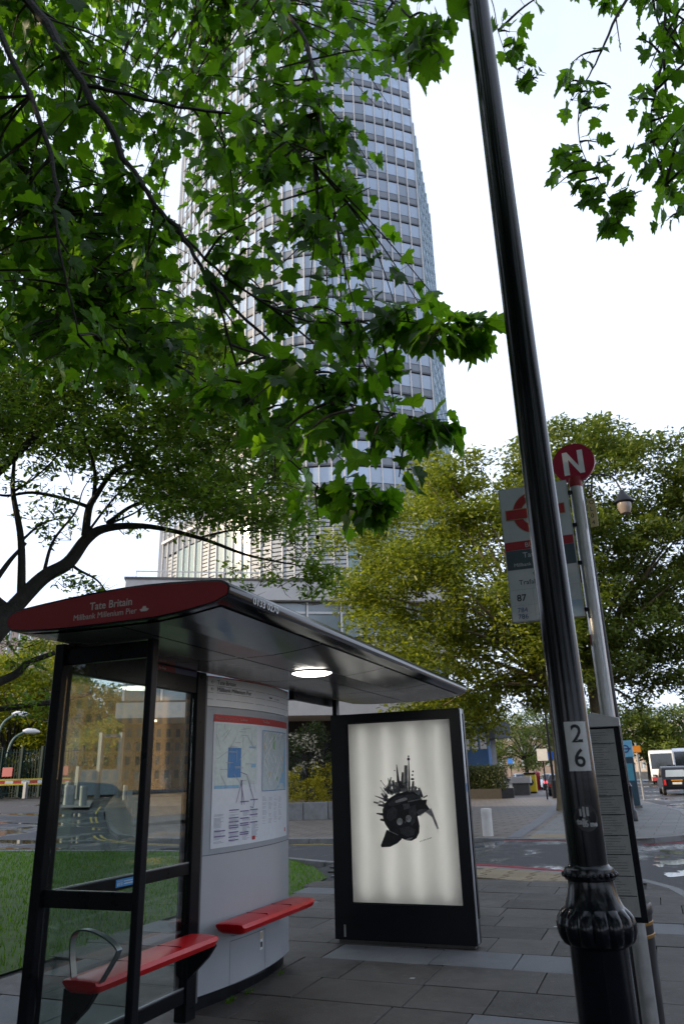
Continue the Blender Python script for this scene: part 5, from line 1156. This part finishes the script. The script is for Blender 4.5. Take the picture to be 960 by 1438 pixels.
def plane_tree(name, label, trunk, limbs, twigs, nleaf, size, mleaf, seeds=0, n_obj=300, reach=1.2):
    """trunk: list of (point, radius); limbs: list of lists of (point, radius); twigs: list of tip points"""
    base = trunk[0][0]; e = root(name, base, label, 'tree', world=True)
    pts = spline([p for p, r_ in trunk], 5); rr = np.interp(np.linspace(0,1,len(pts)), np.linspace(0,1,len(trunk)), [r_ for p, r_ in trunk]); obj('trunk', MB().tube(pts, list(rr), 14), K['bark'], e, smooth=True)
    nodes = []
    for lb_ in limbs:
        pts = spline([p for p, r_ in lb_], 6); rr = [q_*.62 if q_ < .09 else q_ for q_ in np.interp(np.linspace(0,1,len(pts)), np.linspace(0,1,len(lb_)), [r_ for p, r_ in lb_])]; pts = [p+Vector((random.gauss(0,1),random.gauss(0,1),random.gauss(0,1)))*min(.014,r_*.5) for p, r_ in zip(pts, rr)]; obj('limb', MB().tube(pts, rr, 8), K['bark'], e, smooth=True)
        nodes += list(zip(pts, rr))
    NP = np.array([tuple(p) for p, _ in nodes]); tb = MB(); LP, LR, LS = [], [], []; sb = MB()
    for ti, tip in enumerate(twigs):
        d = np.linalg.norm(NP-np.array(tip), axis=1)+np.maximum(0, tip.z-NP[:,2])*.8; i = int(np.argmin(d)); s0 = Vector(NP[i])
        L = (tip-s0).length
        if L > reach*2.2: s0 = tip+(s0-tip).normalized()*reach*1.6; 
        mid = s0.lerp(tip,.5)+Vector((random.uniform(-.1,.1),random.uniform(-.1,.1),.10+.12*random.random()))*min(1,L)
        cv = spline([s0, mid, tip], 5); tb.tube(cv, list(np.linspace(.012,.0035,len(cv))), 4, cap=False)
        for k in range(nleaf):
            t_ = .25+.75*(k+random.random()*.6)/nleaf; ii = min(len(cv)-2, int(t_*(len(cv)-1))); p = cv[ii].lerp(cv[ii+1], t_*(len(cv)-1)-ii)
            out = Vector((random.gauss(0,1), random.gauss(0,1), random.gauss(-.35,.5))).normalized(); pet = size*random.uniform(.3,.7); q = p+out*pet
            dirv = (out+Vector((0,0,-random.uniform(.2,1.1)))).normalized(); nrm = Vector((random.gauss(0,.55), random.gauss(0,.55), 1))
            LP.append(tuple(q)); LR.append(frame_from(dirv, nrm)); LS.append(size*random.uniform(.55,1.25))
            tb.tube([p, q], .0018, 3, cap=False)
        if random.random() < seeds:
            q = tip+Vector((random.uniform(-.08,.08),random.uniform(-.08,.08),-.14)); tb.tube([tip, q], .0015, 3, cap=False); obj('seed_ball', MB().lathe([(.002,q.z-.016),(.012,q.z-.011),(.016,q.z),(.012,q.z+.011),(.002,q.z+.016)], (q.x,q.y), 8), K['ball'], e, smooth=True)
    o = obj('twigs', tb, K['twig'], e); o['kind'] = 'stuff'
    LP = np.array(LP); LR = np.array(LR); LS = np.array(LS); D = np.linalg.norm(LP-np.array([0,0,EYE]), axis=1)
    dirs = (LP-np.array([0,0,EYE])); vis = (dirs@_fw > .3)
    xs = 480+FPX*(dirs@_r)/(dirs@_fw); ys = 719-FPX*(dirs@_u)/(dirs@_fw); vis &= (xs > -10) & (xs < 970) & (ys > -10) & (ys < 1450)
    order = np.argsort(np.where(vis, D/LS, 1e9))[:n_obj]; sel = np.zeros(len(LP), bool); sel[order] = True
    for i in order:
        c = bpy.data.objects.new('leaf', leaf_me[i % 3]); col.objects.link(c); c.parent = e
        c.matrix_parent_inverse = Matrix.Translation(-ROOTLOC[e.name]); m4 = Matrix([list(LR[i][k]*LS[i])+[LP[i][k]] for k in range(3)]+[[0,0,0,1]]); c.matrix_basis = m4
    idx = np.where(~sel)[0]
    for vi in range(3):
        ii = idx[idx % 3 == vi]
        if len(ii): leafmesh('foliage', LV[vi][0], LV[vi][1], LP[ii], LR[ii], LS[ii], mleaf, e, 'stuff')
    return e
random.seed(21)
def A_(x, y, d): return at(x, y, d)
# --- big plane tree overhead on the left
polyA = [(-60,-80),(650,-60),(640,60),(590,100),(560,150),(535,240),(500,300),(470,340),(500,400),(600,430),(680,445),(670,485),(590,510),(560,540),(640,605),(600,625),(545,640),(575,690),(575,735),(500,770),(430,720),(330,640),(250,560),(-60,540)]
tips = []
for (x, y) in dens_pts(polyA, 560, 7):
    near = random.random()
    if x > 320 and y > 370 and random.random() < .55: continue
    if x > 400 and y < 370 and random.random() < .25: continue
    d = 3.8+2.6*near+max(0,(300-y))*.0022+(1.3 if x > 380 and y < 330 else 0)+(random.uniform(.4,3.2) if x < 330 else 0)
    tips.append(A_(x, y, d))
for (x, y) in dens_pts([(-260,-80),(340,-60),(330,300),(260,500),(-260,500)], 250, 5): tips.append(A_(x, y, random.uniform(5.5,9)))
for (x, y, d) in ((640,455,4.0),(672,462,4.0),(655,480,4.0),(610,590,4.0),(632,610,4.0),(600,615,4.0),(540,600,4.3),(560,670,4.4),(530,700,4.6),(560,725,4.6),(590,70,3.4),(620,40,3.5),(575,110,3.3),(600,20,3.6),(560,60,3.6),(540,20,3.8),(500,580,4.4),(520,480,4.4),(560,440,4.2),(590,455,4.1),(520,540,4.3),(450,520,4.4),(470,620,4.6),(490,680,4.7),(420,600,4.8)): tips.append(A_(x, y, d))
t0 = Vector((-6.4,-.6,0))
trunkA = [(t0,.42),(Vector((-6.3,-.5,2.5)),.36),(Vector((-6.0,-.2,5.0)),.33),(Vector((-5.5,.4,7.2)),.28)]
fork = Vector((-5.5,.4,7.2)); 
limbsA = [
 [(fork,.2),(A_(-80,-120,5.6),.12),(A_(40,0,5.4),.075),(A_(115,120,5.0),.05),(A_(200,260,4.8),.035),(A_(250,325,4.7),.028),(A_(300,400,4.6),.022),(A_(400,500,4.4),.015),(A_(470,560,4.3),.010),(A_(600,590,4.1),.006)],
 [(A_(250,325,4.7),.02),(A_(330,400,4.6),.015),(A_(430,450,4.4),.011),(A_(540,450,4.2),.008),(A_(640,460,4.0),.005)],
 [(A_(300,400,4.6),.016),(A_(350,560,4.8),.012),(A_(420,660,4.8),.009),(A_(500,720,4.7),.006)],
 [(fork,.18),(A_(120,-160,6.0),.10),(A_(300,-60,5.8),.05),(A_(420,40,5.6),.03),(A_(450,180,5.6),.018),(A_(470,300,5.6),.009)],
 [(A_(120,-160,5.2),.08),(A_(380,-90,4.2),.03),(A_(520,-20,3.8),.018),(A_(600,50,3.5),.008)],
 [(fork,.15),(A_(-160,60,6.4),.09),(A_(20,220,6.3),.05),(A_(130,380,6.2),.03),(A_(190,500,6.2),.015)],
 [(A_(115,120,5.0),.03),(A_(250,150,4.6),.018),(A_(360,170,4.4),.010),(A_(440,230,4.6),.006)],
 [(A_(-80,-120,5.6),.05),(A_(60,180,4.6),.03),(A_(80,330,4.4),.018),(A_(110,470,4.5),.008)]]
def overhead(e, box, n, per, seed):              # unseen rest of the crown, added above and behind the camera for shade
    random.seed(seed); P, Rm, S_ = clumps([tuple(random.uniform(*b_) for b_ in box) for _ in range(n)], .8, per, .2, .6); leafmesh('crown', LV[0][0], LV[0][1], P, Rm, S_, K['leaf'], e, 'stuff')
tA = plane_tree('plane_tree', 'large plane tree overhead with hanging leafy branches on the left', trunkA, limbsA, tips, 9, .165, K['leaf'], seeds=.06, reach=1.0)
overhead(tA, ((-11,-1.5),(-7,.6),(7,12)), 130, 150, 1)
# --- plane tree reaching in at the top right
polyB = [(690,-60),(1010,-60),(1010,290),(960,300),(930,280),(925,150),(880,90),(850,40),(760,20),(720,0)]
tipsB = [A_(x, y, 4.2+1.8*random.random()) for x, y in dens_pts(polyB, 46, 6)]
for (x, y, d) in ((715,45,4.4),(720,60,4.4),(735,95,4.4),(755,110,4.4),(800,90,4.8),(800,115,4.8),(830,130,4.8),(800,140,4.8),(850,155,4.8),(840,200,4.8),(855,225,4.8),(840,250,4.8),(800,215,4.8),(790,240,4.8),(775,265,4.8),(800,270,4.8),(830,280,4.8),(880,270,4.8),(895,275,4.8),(862,300,4.8),(868,315,4.8),(885,140,4.8),(905,185,4.9),(925,195,4.9),(895,210,4.9),(935,310,5.0),(950,270,5.0)): tipsB.append(A_(x, y, d))
tB = Vector((-1.2,-4.5,0)); fB = Vector((-.7,-3.6,7.6))
limbsB = [
 [(fB,.2),(Vector((.2,-.5,9.5)),.12),(A_(960,-160,5.2),.05),(A_(877,0,4.9),.02),(A_(840,80,4.8),.012),(A_(815,125,4.8),.006),(A_(803,140,4.8),.004)],
 [(A_(815,115,4.8),.008),(A_(813,200,4.8),.006),(A_(850,270,4.8),.004),(A_(868,310,4.8),.003)],
 [(A_(960,-160,5.2),.03),(A_(935,-10,5.0),.014),(A_(930,80,4.9),.010),(A_(913,170,4.9),.008),(A_(930,250,4.9),.005),(A_(950,300,5),.003)],
 [(A_(860,-120,4.9),.02),(A_(700,-50,4.5),.010),(A_(695,20,4.4),.006),(A_(715,85,4.4),.004),(A_(755,115,4.4),.003)],
 [(Vector((.2,-.5,9.5)),.06),(A_(860,-120,4.9),.02),(A_(800,-20,4.8),.008)]]
tB_ = plane_tree('plane_tree', 'plane tree branch hanging into the top right corner', [(tB,.4),(Vector((-1.1,-4.3,3)),.36),(fB,.28)], limbsB, tipsB, 6, .125, K['leaf'], seeds=.06, reach=.6)
overhead(tB_, ((-4,6),(-10,-.2),(7.2,12)), 170, 150, 2)

# --- spreading small-leaved tree behind the shelter on the left
random.seed(5)
e = root('spreading_tree', Vector((-9.9,8.6,0)), 'spreading small-leaved tree with dark limbs behind the shelter', 'tree', world=True)
D2 = 12.5
obj('trunk', MB().tube(spline([(-9.9,8.6,0),(-10.0,8.7,1.6),(-9.95,8.8,3.0),A_(-25,905,D2),A_(15,858,D2)],5), list(np.interp(np.linspace(0,1,21),[0,.2,1],[.36,.26,.2])), 12), K['bark'], e, smooth=True)
L2 = [
 [(15,858,.17),(60,812,.15),(95,788,.14),(120,752,.12),(150,737,.09),(215,740,.06),(280,755,.045),(350,785,.03),(440,800,.012)],
 [(120,752,.09),(125,715,.08),(135,695,.07),(165,665,.05),(210,635,.035),(240,600,.02),(280,560,.01)],
 [(132,700,.05),(133,660,.04),(115,605,.025),(110,560,.01)],
 [(-5,880,.12),(-60,770,.11),(-40,710,.10),(50,605,.08),(100,562,.06),(140,540,.04),(200,520,.02)],
 [(150,735,.05),(200,705,.035),(290,690,.025),(380,680,.015),(420,690,.008)],
 [(165,665,.035),(240,660,.025),(310,630,.015),(360,600,.008)],
 [(125,712,.045),(90,700,.04),(50,690,.035),(10,698,.028),(-20,690,.02)],
 [(30,850,.09),(30,760,.07),(20,690,.05),(18,640,.03),(0,600,.02)],
 [(280,755,.03),(330,745,.02),(400,750,.012),(450,790,.006)],
 [(-70,1000,.10),(-40,975,.09),(20,948,.08),(45,935,.06),(80,912,.05)],
 [(-75,1035,.07),(-45,1005,.06),(40,988,.055),(80,980,.05),(130,975,.03)],
 [(15,858,.08),(-10,830,.06),(10,790,.05),(40,760,.03)],
 [(95,788,.04),(110,800,.03),(135,812,.02),(160,838,.01)],[(60,812,.04),(75,760,.03),(110,720,.02),(118,680,.012),(150,640,.006)],[(20,690,.03),(50,670,.02),(80,640,.015),(90,600,.008)],[(120,752,.03),(160,700,.022),(200,670,.015),(250,640,.008)],[(150,737,.03),(190,720,.02),(230,700,.012),(300,700,.006)],[(30,760,.03),(60,735,.02),(100,728,.012)]]
for lb_ in L2:
    pts = spline([A_(x+(random.uniform(-4,4) if 1 < i_ else 0), y+(random.uniform(-5,5) if 1 < i_ else 0), D2) for i_, (x, y, r_) in enumerate(lb_)], 6); rr = list(np.interp(np.linspace(0,1,len(pts)), np.linspace(0,1,len(lb_)), [r_*.8 for _, _, r_ in lb_])); obj('limb', MB().tube(pts, rr, 8), K['bark'], e, smooth=True)
poly2 = [(-30,430),(260,440),(320,490),(345,560),(380,610),(420,680),(440,720),(430,745),(360,740),(290,735),(240,730),(190,690),(140,640),(60,640),(-30,640)]
cs = [A_(x, y, D2+random.uniform(-1.6,2.0)) for x, y in dens_pts(poly2, 230, 7)]
for (x, y) in ((440,800),(455,820),(430,835),(400,815),(465,800),(380,810),(370,790),(410,780),(330,800),(345,825),(420,760),(450,770),(120,820),(95,815),(140,830),(60,740),(80,720),(40,720),(100,660),(50,660),(150,690),(60,690),(110,640),(30,930),(60,930),(15,900),(45,905),(25,990),(35,975),(70,985),(50,1000),(20,680),(160,720),(190,745),(90,700),(110,850),(130,840),(70,660),(90,625),(40,610),(130,670),(60,600),(20,620),(150,660),(170,690),(100,735),(70,760),(200,700),(120,600)): cs.append(A_(x, y, D2+random.uniform(-.2,.3)))
n1 = len(cs)-47
cs = [A_(x, y, D2+random.uniform(-1.6,2.0)) for x, y in dens_pts([(-260,430),(-30,430),(-30,640),(-180,620)], 60, 4)]+cs; n1 += 60
P1, R1, S1 = clumps(cs[:n1], .50, 190, .115, .75); P2_, R2_, S2_ = clumps(cs[n1:], .26, 60, .10, .7)
leafmesh('crown', small, small_f, np.concatenate([P1,P2_]), np.concatenate([R1,R2_]), np.concatenate([S1,S2_]), K['leaf2'], e, 'stuff')
tb = MB()
for c in cs:
    c = Vector(c); 
    s0 = c+Vector((random.uniform(-.3,.1),random.uniform(-.2,.2),random.uniform(-.3,0)))
    for k in range(4):
        q = c+Vector((random.uniform(-.4,.4),random.uniform(-.4,.4),random.uniform(-.25,.3))); tb.tube([s0, s0.lerp(q,.5)+Vector((random.uniform(-.06,.06),0,random.uniform(-.06,.06))), q], [.007,.005,.002], 4, cap=False)
obj('twigs', tb, K['twig'], e)['kind'] = 'stuff'

# --- far trees built as limbs and many leaf clumps
def far_tree(name, label, base, h_trunk, r_tr, centre, radii, nclump, per, lsize, mleaf, bark, crad=1.0, group=None, seed=1, holes=0.0, cat='tree', shell_=.35, lean=.25):
    random.seed(seed); e = root(name, base, label, cat, group, world=True); c = Vector(centre)
    fork_ = Vector((base[0]+(c.x-base[0])*lean, base[1]+(c.y-base[1])*lean, base[2]+h_trunk))
    if r_tr: obj('trunk', MB().tube([base, Vector(base).lerp(fork_,.06), Vector(base).lerp(fork_,.5)+Vector((.05,.02,0)), fork_], [r_tr*1.45,r_tr*1.1,r_tr,r_tr*.8], 12), bark, e, smooth=True)
    cen = []
    ph = [random.random()*6.28 for _ in range(4)]
    while len(cen) < nclump:
        v = Vector((random.uniform(-1,1), random.uniform(-1,1), random.uniform(-1,1))); L = v.length
        th = math.atan2(v.y, v.x); lim = 1+.13*math.sin(3*th+ph[0])+.12*math.sin(5*v.z+ph[1]+th)+.08*math.sin(9*v.z+4*th+ph[2])
        if L > lim or L < shell_*random.random()*1.8: continue
        if holes and math.sin(7*v.x+ph[2])*math.sin(7*v.z+ph[3])*math.sin(5*v.y+ph[0]) > 1-holes: continue
        cen.append(c+Vector((v.x*radii[0], v.y*radii[1], v.z*radii[2])))
    P, Rm, S_ = clumps([tuple(q) for q in cen], crad, per, lsize, .62, .8)
    leafmesh('crown', small, small_f, P, Rm, S_, mleaf, e, 'stuff')
    if r_tr:
        lm_ = MB()
        for q in random.sample(cen, min(len(cen), 26)):
            m_ = fork_.lerp(q,.5)+Vector((0,0,.08*(q-fork_).length)); lm_.tube(spline([fork_-Vector((0,0,.3)), m_, q],4), list(np.linspace(r_tr*.42,.03,9)), 6, cap=False)
        obj('limbs', lm_, bark, e)
    return e
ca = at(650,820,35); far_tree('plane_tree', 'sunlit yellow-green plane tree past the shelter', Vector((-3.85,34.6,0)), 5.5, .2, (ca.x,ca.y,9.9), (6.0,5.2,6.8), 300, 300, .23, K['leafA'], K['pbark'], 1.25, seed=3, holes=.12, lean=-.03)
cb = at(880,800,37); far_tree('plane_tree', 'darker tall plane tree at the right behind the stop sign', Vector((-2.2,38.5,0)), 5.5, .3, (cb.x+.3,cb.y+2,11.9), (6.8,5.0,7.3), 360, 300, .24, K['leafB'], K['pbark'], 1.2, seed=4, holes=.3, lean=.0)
# unseen planes added behind the camera to shut off the low sky there
for i, (x, y, rr_) in enumerate(((-1.5,-15,7),(-1.5,-27,7),(-12,-14,7),(-16,-1.5,5),(11.5,-14,6.5),(11.5,0,6))):
    far_tree('plane_tree', ('shading plane tree added a few steps behind the camera','second shading plane tree added behind the camera','shading plane tree added behind the camera on the lawn','shading plane tree added on the lawn left of the picture','shading plane tree added by the river behind us','shading plane tree added by the river to our right')[i], Vector((x,y,0)), 4, .35, (x,y,8), (rr_,rr_,5.5), 90, 90, .5, K['leafB'], K['pbark'], 1.6, 'plane trees added for shade outside the picture', seed=80+i)
# avenue further off
for i, (px_, y_, d_, rx, rz_, m_) in enumerate(((905,1040,96,6,3.3,'leafB'),(968,1034,98,7,3.8,'leafB'),(850,1034,98,8,4.2,'leafB'),(790,1030,115,9,6,'leafB'),(735,1045,130,9,5.5,'leafB'),(690,1040,150,10,7,'leafB'))):
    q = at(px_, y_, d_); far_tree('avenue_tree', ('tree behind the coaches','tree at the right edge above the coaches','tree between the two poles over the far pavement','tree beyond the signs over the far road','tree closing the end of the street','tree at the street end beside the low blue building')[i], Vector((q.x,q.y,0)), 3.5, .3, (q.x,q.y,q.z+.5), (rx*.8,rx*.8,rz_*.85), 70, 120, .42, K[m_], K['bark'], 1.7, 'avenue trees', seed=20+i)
# left background trees and shrubs
for i, (px_, y_, d_, rx, rz_) in enumerate(((20,1010,74,5.5,6.5),(75,1000,80,5,7),(-50,1000,78,6,7),(120,1030,72,4,4.5),(165,1060,66,3,2.5))):
    q = at(px_, y_, d_); far_tree('yellow_tree', ('yellow-green tree behind the railing under the flats','yellow-green tree behind the shelter corner post','yellow-green tree at the far left edge','smaller yellow-green tree seen through the shelter glass','low bushy tree behind the security gate')[i], Vector((q.x,q.y,gh(q.x,q.y))), 2.5, .25, (q.x,q.y,q.z), (rx,rx,rz_), 120, 200, .32, K['leafY'], K['bark'], 1.3, 'yellow-green trees by the gate', seed=40+i)
for i, (px_, d_, w) in enumerate(((10,65,5),(60,64,5),(-40,66,5),(130,58,3))):
    q = gp(px_,d_); far_tree('hedge_shrub', ('dark shrub behind the railing at the left edge','dark shrub behind the railing near the corner post','dark shrub behind the railing outside the frame edge','dark shrub behind the gate panels')[i], q, .5, 0, (q.x,q.y,q.z+1.4), (w*.6,1.5,1.5), 40, 110, .2, K['dkleaf'], K['bark'], .7, 'dark shrubs behind the railing', seed=60+i, cat='shrub')
q = Vector((-13.6,31.0,.5)); far_tree('golden_shrub', 'golden-leaved shrub in the block planter', q, .4, 0, (q.x,q.y,1.35), (2.4,1.0,.85), 70, 130, .09, K['gold'], K['bark'], .38, seed=71, cat='shrub')
q = Vector((-14.6,32.0,.5)); far_tree('blossom_shrub', 'dark shrub with cream blossom behind the golden shrub', q, 1.2, .06, (q.x+.5,q.y,2.55), (2.2,1.0,1.25), 60, 150, .11, K['dkleaf'], K['bark'], .5, seed=72, cat='shrub')
P, Rm, S_ = clumps([tuple(at(random.gauss(428,14), random.uniform(1028,1082), 31.6)) for _ in range(30)], .16, 9, .13, 1)
leafmesh('blossom', small, small_f, P, Rm, S_, K['bloss'], bpy.data.objects['blossom_shrub'], 'stuff')
q = Vector((-11.3,51.8,.95)); V_ = rng.random((13000,3))
P = np.stack([-13.6+4.6*V_[:,0], 52.6-1.6*V_[:,0]-.8+1.6*V_[:,1], .55+1.5*V_[:,2]],1); leafmesh('foliage', small, small_f, P, rots(len(P),1), .13*rng.uniform(.6,1.3,len(P)), K['dkleaf'], hp, 'stuff')
bpy.context.view_layer.update()

random.seed(9)
wp = np.array([(kx(y, .02+random.random()*.03), y, .0) for y in [random.choice((5.75,5.78,6.0,6.03,6.6))+random.gauss(0,.03) for _ in range(90)]])
o = leafmesh('weeds', [(-.004,0,0),(.004,0,0),(.001,.012,.03)], [(0,1,2)], wp, rots(len(wp), .45), rng.uniform(.6,1.5,len(wp)), K['grass'])
tag(o, 'tiny weeds growing along the foot of the grey panel', 'weeds', kind='stuff')
lit = mat('litter_paper', (.5,.5,.48), .7); dry = mat('fallen_leaf', (.12,.09,.03), .8)
for i, (x, y, w) in enumerate(((-2.13,6.75,'white scrap of paper on the slabs before the poster'),(-1.25,9.2,'white scrap of paper on the slabs past the poster'))):
    b = MB(); b.face([(x-.025,y-.008,.006),(x+.02,y-.012,.007),(x+.026,y+.01,.012),(x-.018,y+.012,.009)]); tag(obj('paper_scrap', b, lit), w, 'litter')
bpy.context.view_layer.update()
